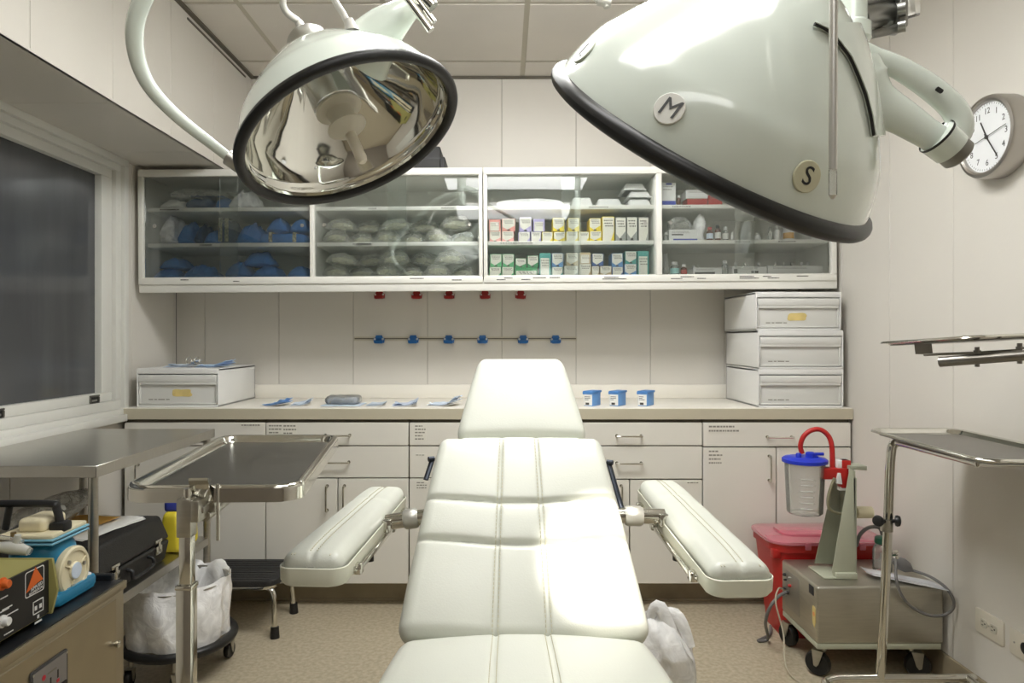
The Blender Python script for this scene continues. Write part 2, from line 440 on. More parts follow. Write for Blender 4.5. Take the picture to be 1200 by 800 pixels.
# ------------------------------------------------------------------ base cabinets
YC = 3.12
def pull(m, p, d, L=0.11):
    """bow handle of round bar; d is 'x' or 'z'"""
    p = Vector(p); a = Vector((L/2, 0, 0)) if d == 'x' else Vector((0, 0, L/2)); o = Vector((0, -0.028, 0))
    m.tube(smooth_path([p-a, p-a+o*0.75, p-a*0.88+o, p+a*0.88+o, p+a+o*0.75, p+a], 4), 0.0042, 8)
    for s in (-1, 1): m.cyl(p+a*s, p+a*s+Vector((0,-0.003,0)), 0.007)
def paper_label(parent, x0, x1, z0, z1, y, rows, wide=True, bg=True):
    m = MB(); m.use(label_cream if bg else lam)
    m.box(x0, x1, y-0.0012, y, z0, z1)
    m.use(faint); h = (z1-z0)/rows
    for i in range(rows):
        zz = z1-h*(i+0.5); x = x0+0.004; e = x1-0.004-R.random()*(x1-x0)*0.35
        while x < e:
            w = R.uniform(0.006, 0.016); m.box(x, min(x+w, e+0.004), y-0.0017, y-0.001, zz-h*0.2, zz+h*0.2); x += w+0.003
    return obj('label', m, None, parent, label='small printed white label')
def front(name, par, x0, x1, z0, z1, handle=None):
    m = MB(); g = 0.0028
    m.box(x0+g, x1-g, YC-0.02, YC, z0+g, z1-g, 0.0015, 1)
    o = obj(name, m, lam, par)
    if handle:
        hm = MB(); pull(hm, (handle[1], YC-0.02, handle[2]), handle[0]); obj('handle', hm, chrome, o)
    return o
ZT, Z1, Z2, Z0 = 0.848, 0.7405, 0.594, 0.113
def cabinet(x0, x1, label):
    t = thing('base_cabinet', label, 'cabinet', ((x0+x1)/2, YC, Z0), 'cream base cabinets')
    m = MB(); m.use(lam_edge).box(x0+0.002, x1-0.002, YC+0.001, 3.62, Z0, 0.858); m.use(lam).box(x0+0.001, x1-0.001, YC+0.004, 3.62, Z0-0.0005, Z0+0.016)
    obj('carcass', m, None, t); return t
k = YC/F
X = lambda px: xat(px, YC)
c1 = cabinet(X(148), X(313), 'cream base cabinet at the left end of the counter, partly behind the steel table')
d = front('drawer', c1, X(148), X(313), Z1, ZT, ('x', X(215), 0.79)); paper_label(d, X(284), X(310), 0.828, 0.842, YC-0.02, 1)
front('door', c1, X(148), X(313), Z0, Z1, ('z', X(165), 0.6))
c2 = cabinet(X(313), X(480), 'cream base cabinet with two drawers over a door pair, behind the left arm board')
d = front('drawer', c2, X(313), X(480), Z1, ZT, ('x', X(397), 0.79)); paper_label(d, X(316), X(332), 0.778, 0.84, YC-0.02, 4); paper_label(d, X(333), X(349), 0.79, 0.84, YC-0.02, 3)
front('drawer', c2, X(313), X(480), Z2, Z1, ('x', X(396), 0.668))
d = front('door', c2, X(313), X(397), Z0, Z2, ('z', X(385), 0.505)); paper_label(d, X(327), X(341), 0.568, 0.578, YC-0.02, 1)
front('door', c2, X(397), X(480), Z0, Z2, ('z', X(405), 0.505))
c3 = cabinet(X(480), X(655), 'cream base cabinet mostly hidden behind the reclined chair back')
d = front('drawer', c3, X(480), X(655), Z1, ZT, ('x', X(567), 0.79)); paper_label(d, X(486), X(500), 0.765, 0.838, YC-0.02, 5)
d = front('drawer', c3, X(480), X(655), Z2, Z1, ('x', X(567), 0.668)); paper_label(d, X(487), X(500), 0.695, 0.704, YC-0.02, 1)
d = front('door', c3, X(480), X(567), Z0, Z2, ('z', X(557), 0.505)); paper_label(d, X(488), X(502), 0.545, 0.58, YC-0.02, 3)
front('door', c3, X(567), X(655), Z0, Z2, ('z', X(577), 0.505))
c4 = cabinet(X(655), X(822), 'cream base cabinet with two drawers, behind the right arm board')
front('drawer', c4, X(655), X(822), Z1, ZT, ('x', X(736), 0.787)); front('drawer', c4, X(655), X(822), Z2-0.006, Z1, ('x', X(736), 0.664))
front('door', c4, X(655), X(737), Z0, Z2-0.006, ('z', X(727), 0.505)); d = front('door', c4, X(737), X(822), Z0, Z2-0.006, None); paper_label(d, X(803), X(818), 0.568, 0.58, YC-0.02, 1)
c5 = cabinet(X(822), X(995), 'cream base cabinet with one wide drawer at the right end of the counter')
d = front('drawer', c5, X(822), X(995), 0.735, ZT, ('x', X(911), 0.782)); paper_label(d, X(828), X(866), 0.8, 0.838, YC-0.02, 2)
d = front('door', c5, X(822), X(908), Z0, 0.735, ('z', X(899), 0.64)); paper_label(d, X(828), X(845), 0.655, 0.725, YC-0.02, 4)
front('door', c5, X(908), X(995), Z0, 0.735, ('z', X(921), 0.64))

ct = thing('countertop', 'long cream laminate countertop running along the back wall', 'countertop', (0, 3.36, 0.858))
m = MB(); m.use(counter_m).box(XL+0.003, XR-0.003, 3.10, 3.632, 0.862, 0.9125, 0.004); obj('slab', m, None, ct)
m = MB(); m.box(XL+0.003, XR-0.003, 3.0965, 3.10, 0.861, 0.9095, 0.001, 1); obj('edge_band', m, counter_edge, ct)
m = MB(); m.box(XL+0.003, XR-0.003, 3.615, 3.636, 0.9125, 0.983, 0.003); obj('backsplash', m, counter_m, ct)

# ------------------------------------------------------------------ wall cabinets with sliding glass
YU = 3.23; TILT = 0.0062
rotY = Matrix.Rotation(-TILT, 3, 'Y')
U = lambda px: xat(px, YU)
ZU0, ZU1 = 1.487, 2.03          # underside of the bottom board, top board upper face (at x = 0)
SH = [zat(322.5, YU), zat(281.5, YU), zat(239.5, YU)]   # tops of bottom board and the two shelves
SHELF = SH
def zsh(i, x): return SH[i]+TILT*x
def wall_cabinet(a, b, bays, label):
    t = thing('wall_cabinet', label, 'cabinet', (0, YU, 1.23), 'white wall cabinets', rot=rotY)
    Mx = W[t] @ Matrix.Translation((0, -YU, -1.23))
    def T(m):
        m.bm.transform(Mx); return m
    x0, x1 = U(a), U(b)
    m = MB()
    m.box(x0, x1, YU, YB-0.006, ZU1-0.02, ZU1, 0.002); m.box(x0, x1, YU, YB-0.006, SH[0]-0.018, SH[0], 0.002)
    m.box(x0, x1, YB-0.014, YB-0.006, SH[0], ZU1-0.02)
    m.box(x0, x0+0.016, YU+0.001, YB-0.006, SH[0], ZU1-0.02); m.box(x1-0.016, x1, YU+0.001, YB-0.006, SH[0], ZU1-0.02)
    obj('carcass', T(m), enamel, t)
    m = MB(); fw = 0.022
    m.box(x0, x1, YU-0.02, YU+0.002, ZU1-0.03, ZU1+0.003, 0.003); m.box(x0, x1, YU-0.02, YU+0.002, SH[0]-0.036, SH[0]-0.004, 0.003)
    edges = sorted({e for by in bays for e in by})
    m.box(x0, U(bays[0][0]), YU-0.02, YU+0.002, SH[0]-0.004, ZU1-0.03, 0.002)
    m.box(U(bays[0][1]), U(bays[1][0]), YU-0.02, YB-0.015, SH[0]-0.004, ZU1-0.03, 0.002)
    m.box(U(bays[1][1]), x1, YU-0.02, YU+0.002, SH[0]-0.004, ZU1-0.03, 0.002)
    obj('face_frame', T(m), enamel, t)
    for (p, q) in bays:
        xa, xb = U(p), U(q)
        for z in SH[1:]:
            m = MB(); m.box(xa-0.004, xb+0.004, YU+0.03, YB-0.015, z-0.019, z, 0.002)
            o = obj('shelf', T(m), enamel, t)
            for q2 in range(2):
                m = MB(); xx = xa+0.04+R.random()*(xb-xa-0.2); L = R.uniform(0.05, 0.11)
                m.use(white).box(xx, xx+L, YU+0.0288, YU+0.0302, z-0.014, z-0.005); m.use(faint)
                x = xx+0.004
                while x < xx+L-0.012:
                    w = R.uniform(0.005, 0.012); m.box(x, x+w, YU+0.0282, YU+0.029, z-0.012, z-0.007); x += w+0.003
                obj('label_strip', T(m), None, o)
        mid = (xa+xb)/2
        for j, (u0, u1, yy, hx) in enumerate(((xa-0.002, mid+0.045, YU+0.006, xa+0.045), (mid-0.045, xb+0.002, YU+0.016, xb-0.045))):
            m = MB(); m.box(u0, u1, yy, yy+0.005, SH[0]-0.002, ZU1-0.028); o = obj('glass_door', T(m), glass, t)
            m = MB(); m.lathe([(0.0,0.0),(0.006,0.0),(0.0085,0.001),(0.009,0.003),(0.007,0.0045),(0.006,0.0035),(0.0,0.003)], 16, axis_frame((hx, yy-0.0002, zat(262, YU)), (0,-1,0)))
            obj('finger_pull', T(m), alu, o)
    m = MB()
    for (p, q) in ():
        for xx, n in ((U(p)+0.0165, 1), (U(q)-0.0165, -1)):
            for i in range(9):
                z = SH[0]+0.06+i*0.05
                m.cyl((xx-0.0006, YU+0.075, z), (xx+0.0006, YU+0.075, z), 0.0035, seg=8)
    # printed strips along the bottom rail
    m.bm.free()
    for (p, q) in bays:
        for _ in range(2 if q < 700 else 9):
            xx = U(p)+0.03+R.random()*(U(q)-U(p)-0.14); L = R.uniform(0.03, 0.07); zz = SH[0]-0.016-R.choice((0, 0.008))
            m = MB(); m.use(faint).box(xx, xx+L, YU-0.0202, YU-0.0199, zz-0.0002, zz+0.0042); m.use(ink); x = xx+0.002
            while x < xx+L-0.012: w = R.uniform(0.005, 0.012); m.box(x, x+w, YU-0.0207, YU-0.0199, zz, zz+0.004); x += w+0.003
            obj('printed_strip', T(m), None, t)
    return t
wall_cabinet(165, 566.5, ((170.5, 365), (369.5, 562)), 'white glass-fronted wall cabinet holding blue wrapped bundles and clear tubing packs')
wall_cabinet(567.5, 979, ((572, 769), (775.5, 973)), 'white glass-fronted wall cabinet holding suture cartons and medicine bottles')
m = MB(); m.box(U(165), U(980), YU-0.012, YU+0.01, zat(340.5, YU), zat(329, YU), 0.002); m.box(U(165), U(980), YU+0.01, YB-0.006, SH[0]-0.036, SH[0]-0.019)
t_ = thing('valance_board', 'long white valance board under the glass wall cabinets', 'valance', (0, YU, 1.23), rot=rotY)
m.bm.transform(W[t_] @ Matrix.Translation((0,-YU,-1.23))); obj('board', m, enamel, t_)
# ------------------------------------------------------------------ cartons in the third bay
YP = 3.29
def cm(name, rgb): return mat('carton_'+name, rgb, 0.6, var=0.03, scale=20)
CCOL = {'salmon':(226,150,140),'pink':(240,176,170),'lilac':(176,166,214),'yellow':(240,214,40),'grey':(150,152,148),'green':(96,186,128),'dark green':(50,150,92),
        'teal':(70,158,150),'blue':(92,142,196),'tan':(196,176,140),'navy':(70,100,160)}
cface = mat('carton_face', (226,224,212), 0.6, var=0.03, scale=20)
def carton(px0, px1, py0, py1, shelf, col, label, group, zbase=None, depth=0.11, yy=None, style=0, name='carton'):
    y = YP if yy is None else yy
    x0, x1 = xat(px0, y)+0.0008, xat(px1, y)-0.0008; cx = (x0+x1)/2
    h = (py1-py0)*y/F; z = zsh(shelf, cx)+0.0006 if zbase is None else zbase
    t = thing(name, label, 'carton', (cx, y+depth/2, z), group)
    body = cm(col, CCOL[col])
    m = MB(); m.box(x0, x1, y, y+depth, z, z+h, 0.0008, 1); obj('box_body', m, body, t)
    m = MB(); w = x1-x0
    zz0, zz1 = z+h*0.03, z+h*0.97
    m.use(cface)
    def poly(pts, off=0.0009): m.prism([(p[0], p[1]) for p in pts], 0, off, Matrix(((1,0,0,0),(0,0,-1,y),(0,1,0,0),(0,0,0,1))))
    a, b = x0+w*0.04, x1-w*0.04
    if style == 0: poly([(a, z+h*0.32), (a+w*0.35, z+h*0.12), (b, z+h*0.42), (b, zz1), (a, zz1)])
    elif style == 1: poly([(a, zz0), (b-w*0.25, zz0), (b, z+h*0.4), (b, zz1), (a, zz1)])
    elif style == 2: poly([(a, zz0), (b, zz0), (b, z+h*0.62), (a, z+h*0.62)])
    elif style == 3: poly([(a+w*0.06, zz0), (b-w*0.1, zz0), (b-w*0.1, z+h*0.78), (a+w*0.06, z+h*0.78)])
    m.use(ink if style != 3 else faint)
    zt = z+h*(0.84 if style < 2 else 0.5 if style == 2 else 0.68)
    for r_ in range(3):
        x = a+w*(0.1+0.05*r_)
        while x < b-w*0.16:
            ww = w*R.uniform(0.06, 0.16); m.box(x, min(x+ww, b-w*0.06), y-0.0014, y-0.0008, zt-h*0.11*r_-h*0.022, zt-h*0.11*r_+h*0.022); x += ww+w*0.05
    if style == 0:
        m.use(ink).prism([(cx-w*0.14, zz0), (cx+w*0.14, zz0), (cx+w*0.09, z+h*0.13), (cx-w*0.09, z+h*0.13)], 0, 0.0013, Matrix(((1,0,0,0),(0,0,-1,y),(0,1,0,0),(0,0,0,1))))
    obj('front_panel', m, None, t)
    return z+h
SX = lambda u: 565+u*205/1200.0          # from the close-up of this bay
SY = lambda v: 240+v*82/480.0
G2, G1 = 'suture cartons on the middle shelf', 'suture cartons on the bottom shelf'
def row(lst, shelf, base, group):
    out = []
    for (u0, u1, v0, v1, col, st, lab) in lst:
        cx = (xat(SX(u0), YP)+xat(SX(u1), YP))/2
        zb = None if base is None else base(cx)
        out.append(carton(SX(u0), SX(u1), SY(v0), SY(v1), shelf, col, lab, group, zb, style=st))
    return out
mid_lower = [(50,130,138,212,'pink',0,'pale pink carton at the far left of the lower layer on the middle shelf'),
 (135,218,138,212,'pink',0,'pale pink carton second from left in the lower layer on the middle shelf'),
 (248,330,143,212,'lilac',1,'white and lilac carton standing left in the lower layer, beside the pale pink ones'),
 (335,405,143,212,'lilac',1,'white and lilac carton standing right in the lower layer, next to the yellow ones'),
 (410,485,145,212,'yellow',1,'leftmost of the five small yellow cartons in the lower layer of the middle shelf'),
 (490,570,145,212,'yellow',0,'second of the five small yellow cartons in the lower layer of the middle shelf'),
 (575,658,142,212,'yellow',1,'middle one of the five small yellow cartons in the lower layer of the middle shelf'),
 (662,735,145,212,'yellow',1,'fourth of the five small yellow cartons in the lower layer of the middle shelf'),
 (738,820,142,212,'yellow',0,'rightmost of the five small yellow cartons, beside the tall yellow carton'),
 (823,908,42,212,'yellow',1,'tall yellow and white carton on the middle shelf'),
 (915,988,48,212,'grey',0,'tall grey and white carton next to the tall yellow carton'),
 (992,1065,46,212,'grey',0,'tall grey and white carton in the middle of three grey ones'),
 (1072,1143,48,212,'grey',1,'tall grey and white carton at the right end of the middle shelf')]
row(mid_lower, 1, None, G2)
kk = 82/480.0*YP/F
low = lambda d: (lambda cx: zsh(1, cx)+0.0012+d*kk)
row([(45,128,58,138,'salmon',3,'dull salmon carton at the far left of the upper layer on the middle shelf'),
 (135,228,52,138,'salmon',0,'salmon carton second from left in the upper layer on the middle shelf')], 1, low(74), G2)
row([(255,340,43,142,'lilac',0,'taller lilac carton with dark thumb notch in the upper layer of the middle shelf'),
 (350,430,56,142,'lilac',3,'shorter lilac carton in the upper layer of the middle shelf')], 1, low(69), G2)
row([(483,565,54,144,'yellow',0,'leftmost of three yellow cartons in the upper layer of the middle shelf'),
 (588,668,54,144,'yellow',0,'middle one of three yellow cartons in the upper layer of the middle shelf'),
 (735,815,54,142,'yellow',0,'yellow carton in the upper layer, right beside the tall yellow carton')], 1, low(70.5), G2)
bot = lambda d: (lambda cx: zsh(0, cx)+0.0012+d*kk)
row([(48,132,393,458,'green',1,'light green carton at the far left of the lower layer on the bottom shelf'),
 (135,218,393,458,'green',1,'light green carton second from left in the lower layer on the bottom shelf'),
 (225,380,398,458,'dark green',2,'wide dark green carton lying under two smaller green cartons'),
 (392,472,300,458,'teal',3,'tall tan and teal carton right of the green cartons on the bottom shelf'),
 (478,555,396,458,'teal',1,'low teal and cream carton under a blue and white carton'),
 (560,660,388,458,'grey',1,'low grey carton under a tan carton on the bottom shelf'),
 (665,748,375,458,'tan',1,'whitish carton near the middle of the bottom shelf, under a tan one'),
 (752,804,392,458,'tan',1,'narrow tan carton in the lower layer under the blue carton'),
 (808,888,392,458,'tan',0,'wider tan carton in the lower layer of the bottom shelf'),
 (892,968,398,458,'navy',1,'low navy and white carton in the lower layer of the bottom shelf'),
 (976,1060,378,458,'blue',0,'blue and white carton under a teal carton near the shelf end'),
 (1066,1145,290,458,'teal',3,'tall teal carton at the right end of the bottom shelf')], 0, None, G1)
row([(55,135,306,393,'green',0,'light green carton at the far left of the upper layer on the bottom shelf'),
 (140,220,306,393,'green',0,'light green carton second from left in the upper layer on the bottom shelf')], 0, bot(65), G1)
row([(228,304,336,398,'dark green',0,'short green carton on the left half of the wide dark green one'),
 (310,386,318,398,'dark green',0,'taller green carton on the right half of the wide dark green one')], 0, bot(60), G1)
row([(478,558,302,396,'blue',0,'blue and white carton stacked on the low teal one')], 0, bot(62), G1)
row([(576,660,302,388,'tan',0,'tan and white carton stacked on the low grey carton')], 0, bot(70), G1)
row([(668,745,298,375,'tan',3,'brownish tan carton stacked on the whitish carton')], 0, bot(83), G1)
row([(754,834,306,392,'navy',0,'navy and white carton stacked on the two tan cartons')], 0, bot(66), G1)
row([(888,966,306,398,'blue',0,'blue and white carton with dark notch stacked on the low navy one')], 0, bot(60), G1)
row([(980,1060,292,378,'teal',0,'teal and white carton stacked on a blue carton beside the tall teal one')], 0, bot(80), G1)

# ------------------------------------------------------------------ soft packs
def pack(name, px0, px1, py0, py1, shelf, mt, label, cat, group, y=3.31, depth=0.2, seed=0, zbase=None, puff=1.0, crump=0.25, tapes=0, tilt=0.0, r=None, fq=1.0):
    x0, x1 = xat(px0, y), xat(px1, y); w = (x1-x0)*0.91; cx = (x0+x1)/2; h = (py1-py0)*y/F
    z = (zsh(shelf, cx)+0.001) if zbase is None else zbase
    t = thing(name, label, cat, (cx, y+depth/2, z), group)
    mm = MB(); sd = Vector((seed*3.7, seed*1.3, seed*7.1))
    def f(X_, Y_, Z_):
        e = 1-puff*0.62*max(0, (abs(X_)/(w/2))**2.6) ; e2 = 1-puff*0.5*(abs(Y_)/(depth/2))**3
        q = (Vector((X_, Y_, Z_))+sd)*fq
        rdg = 1-abs(noise.noise(q*19))*2.6; n1 = noise.noise(q*14)*crump*h*0.5+noise.noise(q*38)*crump*h*0.2+(rdg*abs(rdg))*crump*h*0.14
        z_ = (Z_+h/2)*max(0.12, e)*max(0.2, e2)
        s = 1.0 if Z_ > 0 else 0.15
        return (X_+n1*0.5, Y_+noise.noise(q*17+sd)*crump*h*0.3, max(0, z_+n1*s*min(1, z_/h+0.1))+tilt*X_)
    mm.rbox(w, depth, h, r or h*0.45, (22, 12, 7), f, Matrix.Translation((cx, y+depth/2, z)))
    obj('wrap', mm, mt, t, angle=60)
    if tapes:
        mm = MB()
        for i in range(tapes):
            xx = cx+(i-(tapes-1)/2)*w*0.5; th = 0.018
            mm.sheet(2, 10, lambda u, v: f_tape(xx, th, u, v, y, z, h, depth), 0.0015)
        obj('indicator_tape', mm, mat('indicator_tape', (196,190,160), 0.7, rgb2=(90,90,80), scale=120), t, label='striped beige indicator tape')
    return t
def f_tape(xx, th, u, v, y, z, h, depth):
    a = v*1.5
    if a < 1: return (xx+(u-0.5)*th, y-0.0035, z+h*(0.1+0.86*a))
    return (xx+(u-0.5)*th, y-0.0035+(a-1)*depth*0.5, z+h*0.97+0.004)
B1X = lambda u: 150+u*230/1022.0
B1Y = lambda v: 180+v*180/800.0
GB = 'blue wrapped bundles in the left wall cabinet'
def b1(u0, u1, v0, v1, shelf, mt, label, seed, name='wrapped_bundle', cat='bundle', **k):
    return pack(name, B1X(u0), B1X(u1), B1Y(v0), B1Y(v1), shelf, mt, label, cat, k.pop('group', GB), seed=seed, fq=1.9, **k)
# top shelf
b1(285,440,196,262,2,wrapd,'navy folded bundle under a clear bag on the top shelf, left half',1, puff=0.4, depth=0.22)
b1(442,530,200,262,2,wrap,'blue folded bundle under a clear bag on the top shelf, right half',2, puff=0.4, depth=0.22)
zb = zsh(2, -1.35)+0.062
pack('clear_bag', B1X(190), B1X(512), B1Y(150), B1Y(205), 2, clear, 'clear plastic bag lying on folded blue bundles on the top shelf', 'bag', None, y=3.31, depth=0.2, seed=3, zbase=zb, crump=0.5)
b1(150,284,205,262,2,white,'white crumpled pack at the far left of the top shelf',4,'white_pack','pack',group=None,crump=0.4,y=3.285)
b1(505,660,165,262,2,bagm,'white plastic bag on the top shelf behind the left lamp rim',5,'white_bag','bag',group=None,crump=0.5)
# middle shelf
b1(148,240,292,448,1,bagm,'white crumpled plastic bag at the far left of the middle shelf',6,'white_bag','bag',group=None,crump=0.35,puff=0.9)
b1(242,335,330,448,1,wrap,'blue upright rounded bundle beside the white crumpled bag',7,crump=0.35)
b1(338,392,338,448,1,wrapd,'narrow navy bundle third from left on the middle shelf',8,crump=0.3)
b1(380,470,372,448,1,wrap,'low blue bundle in front of the narrow navy one',9,y=3.29,crump=0.3)
b1(462,534,312,448,1,wrapd,'dark blue upright bundle with two tape strips near the door overlap',10,puff=0.3,tapes=2)
b1(540,700,328,440,1,wrap,'big blue bundle right of the taped one on the middle shelf',11,crump=0.35)
b1(668,942,394,448,1,wrap,'long flat blue roll with tape strips lying on the middle shelf',12,puff=0.15,tapes=2,depth=0.2,y=3.285,crump=0.12)
zb = zsh(1, -1.27)+0.055
b1(706,826,322,402,1,wrap,'blue bundle on the left end of the long flat roll',13,zbase=zb,y=3.3,depth=0.16,crump=0.3)
b1(828,944,322,402,1,wrap,'blue bundle on the right end of the long flat roll',14,zbase=zb,y=3.3,depth=0.16,crump=0.3)
# bottom shelf
b1(115,268,572,628,0,wrap,'blue bundle at the far left of the bottom shelf, lowest in its pile',15,crump=0.35)
b1(272,440,556,628,0,wrap,'blue bundle with a gathered end, second from left on the bottom shelf',16,crump=0.5)
b1(150,300,525,585,0,wrap,'blue bundle lying on the two leftmost bottom-shelf bundles',17,zbase=zsh(0,-1.6)+0.05,crump=0.35,y=3.33,depth=0.15)
b1(484,628,540,628,0,wrap,'round blue bundle on the bottom shelf by the door overlap',18,crump=0.25)
b1(632,790,558,628,0,wrap,'blue bundle under another one on the bottom shelf',19,crump=0.3)
b1(585,752,488,566,0,wrap,'blue bundle stacked on two others on the bottom shelf',20,zbase=zsh(0,-1.37)+0.064,crump=0.3,y=3.33,depth=0.15)
b1(815,945,562,628,0,wrap,'blue bundle at the right end of the bottom shelf',21,crump=0.3)

# clear pouches of tubing in the second bay
GP = 'clear tubing pouches in the wall cabinet'
ORD = ['first','second','third','fourth','fifth','sixth','seventh','eighth','ninth']
def tubing_pouch(px, pyb, pyt, w, shelf, y, label, seed, zbase=None, tilt=0.0):
    t = pack('tubing_pouch', px-w/2, px+w/2, pyt, pyb, shelf, pouch, label, 'pouch', GP, y=y, depth=0.085, seed=seed, zbase=zbase, crump=0.30, tilt=tilt, puff=0.95, fq=1.3)
    x0 = xat(px, y); z = (zsh(shelf, x0)+0.001) if zbase is None else zbase
    ww = w*y/F; h = (pyb-pyt)*y/F; rr = random.Random(seed)
    m = MB(); P = []
    for i in range(64):
        a = i*0.42; P.append((x0+ww*0.30*math.cos(a)*(0.8+0.2*rr.random()), y+0.042+0.026*math.sin(a), z+h*(0.25+0.3*(i/64))+0.004*math.sin(3*a)+tilt*ww*0.3*math.cos(a)))
    m.tube(smooth_path(P, 2), 0.0032, 6)
    obj('coiled_tube', m, mat('clear_tubing', (214,212,180), 0.25, var=0.05), t)
for sh, nm, yb in ((1, 'middle', 280.5), (0, 'bottom', 321)):
    for i in range(6):
        tubing_pouch(392+i*30, yb, yb-14-R.random()*3, 36, sh, (3.275, 3.365)[i % 2], 'clear pouch of coiled tubing, %s from left in the front layer on the %s shelf' % (ORD[i], nm), 40+i+sh*20)
    for i in range(5):
        x = 398+i*33+R.uniform(-4, 4)
        tubing_pouch(x, yb-13, yb-27-R.random()*4, 42, sh, (3.285, 3.375)[i % 2], 'clear pouch of coiled tubing, %s from left in the upper layer on the %s shelf' % (ORD[i], nm), 60+i+sh*20, zbase=zsh(sh, xat(x, 3.34))+0.062, tilt=R.uniform(-0.12, 0.12))

# third bay, top shelf
B3X = lambda u: 560+u*230/1082.0
B3Y = lambda v: 180+v*170/800.0
pack('folded_sheet', B3X(85), B3X(492), B3Y(206), B3Y(262), 2, bagm, 'long white wrapped sheet pack on the top shelf above the cartons', 'pack', None, y=3.3, depth=0.2, seed=31, crump=0.22, puff=0.5)
def basin(u0, u1, v0, v1, label, zb=None):
    y = 3.3; x0, x1 = xat(B3X(u0), y), xat(B3X(u1), y); cx = (x0+x1)/2; w = x1-x0; h = (v1-v0)*170/800*y/F
    z = (zsh(2, cx)+0.001) if zb is None else zb
    t = thing('white_tray', label, 'tray', (cx, y+0.09, z), 'white foam trays')
    m = MB(); M_ = Matrix.Translation((cx, y+0.09, z))
    def f(a, b, c):
        q = (c+h/2)/h; s = 1.0-0.24*q
        return (a*s, b*s, c+h/2)
    m.rbox(w, 0.17, h, 0.012, (4,4,2), f, M_); obj('bowl', m, plasticw, t)
    m = MB(); m.prism(rrect(w+0.008, 0.178, 0.016), 0, 0.004, M_, 0.001); obj('rim', m, plasticw, t)
    return z+h
basin(512, 640, 205, 262, 'white upturned tray beside the long sheet pack on the top shelf')
basin(652, 802, 212, 262, 'low wide white upturned tray in the middle right of the top shelf')
z1 = basin(826, 962, 212, 262, 'white upturned tray at the bottom of the stack of three')
z2 = basin(832, 958, 172, 212, 'white upturned tray in the middle of the stack of three', z1+0.001)
basin(806, 930, 130, 172, 'white upturned tray on top of the stack of three', z2+0.001)

# ------------------------------------------------------------------ fourth bay: boxes, bottles and vials
B4X = lambda u: 770+u*230/1082.0
B4Y = lambda v: 180+v*170/800.0
def smallbox(u0, u1, v0, v1, sh, bands, label, y=3.3, depth=0.1, cat='box', name='supply_box', zb=None, group=None):
    x0, x1 = xat(B4X(u0), y), xat(B4X(u1), y); cx = (x0+x1)/2; h = (v1-v0)*170/800*y/F
    z = (zsh(sh, cx)+0.001) if zb is None else zb
    t = thing(name, label, cat, (cx, y+depth/2, z), group)
    m = MB(); m.box(x0, x1, y, y+depth, z, z+h, 0.0012, 1); obj('box_body', m, bands[0], t)
    m = MB()
    for (a, b, c, d, mt) in bands[1]: m.use(mt).box(x0+(x1-x0)*a, x0+(x1-x0)*b, y-0.0012, y+0.0005, z+h*c, z+h*d)
    m.use(faint)
    for r_ in range(2):
        x = x0+(x1-x0)*0.1
        while x < x0+(x1-x0)*0.7: w = R.uniform(0.004, 0.01); m.box(x, x+w, y-0.0017, y-0.001, z+h*(0.8-0.12*r_), z+h*(0.84-0.12*r_)); x += w+0.003
    obj('front_print', m, None, t)
    return z+h
smallbox(26,104,118,248,2,(plasticw,[(0.02,0.98,0.0,0.22,bluepk),(0.3,0.7,0.9,0.97,bluepk)]),'white carton with dark blue base band at the left of the top shelf')
smallbox(166,278,198,248,2,(redp,[(0.02,0.98,0.9,0.98,clipred)]),'long red box on the top shelf beside the lamp rim',depth=0.09)
smallbox(160,280,152,198,2,(plasticw,[(0.1,0.9,0.1,0.2,plasticd)]),'white box lid standing on the long red box',zb=zsh(2,0.87)+0.037,depth=0.1,y=3.296)
smallbox(284,360,190,248,2,(redp,[(0.1,0.9,0.7,0.9,clipred)]),'short red box on the top shelf, half hidden by the lamp rim',depth=0.09)
smallbox(66,222,380,444,1,(plasticw,[(0.15,1.0,0.05,0.2,bluepk),(0.1,0.5,0.5,0.6,ink)]),'white box with a blue stripe on the middle shelf under a clear bag')
smallbox(850,905,402,444,1,(plasticw,[(0.1,0.9,0.3,0.4,plasticd)]),'small white box at the right end of the middle shelf')
smallbox(200,358,606,648,0,(plasticw,[(0.05,0.75,0.15,0.45,ink)]),'white rack box with a dark label on the bottom shelf',y=3.31)
smallbox(415,605,600,648,0,(plasticw,[(0.05,0.15,0.2,0.7,ink),(0.55,0.75,0.2,0.5,ink)]),'white rack box with two dark labels on the bottom shelf',y=3.31)
smallbox(610,915,598,648,0,(plasticw,[(0.02,0.98,0.9,0.96,plasticd)]),'long plain white rack box at the right end of the bottom shelf',y=3.31)
pack('clear_bag', B4X(62), B4X(212), B4Y(292), B4Y(382), 1, clear, 'clear plastic bag on the blue-striped white box', 'bag', None, y=3.31, depth=0.09, seed=71, zbase=zsh(1, 0.85)+0.047, crump=0.3, puff=0.3)
pack('clear_bag', B4X(216), B4X(272), B4Y(300), B4Y(446), 1, bagm, 'stuffed white and clear bag beside the blue-striped box', 'bag', None, y=3.3, depth=0.1, seed=72, crump=0.4, puff=0.4)
pack('clear_bag', B4X(28), B4X(74), B4Y(520), B4Y(646), 0, clear, 'clear bag at the left end of the bottom shelf', 'bag', None, y=3.3, depth=0.12, seed=73, crump=0.3, puff=0.5)
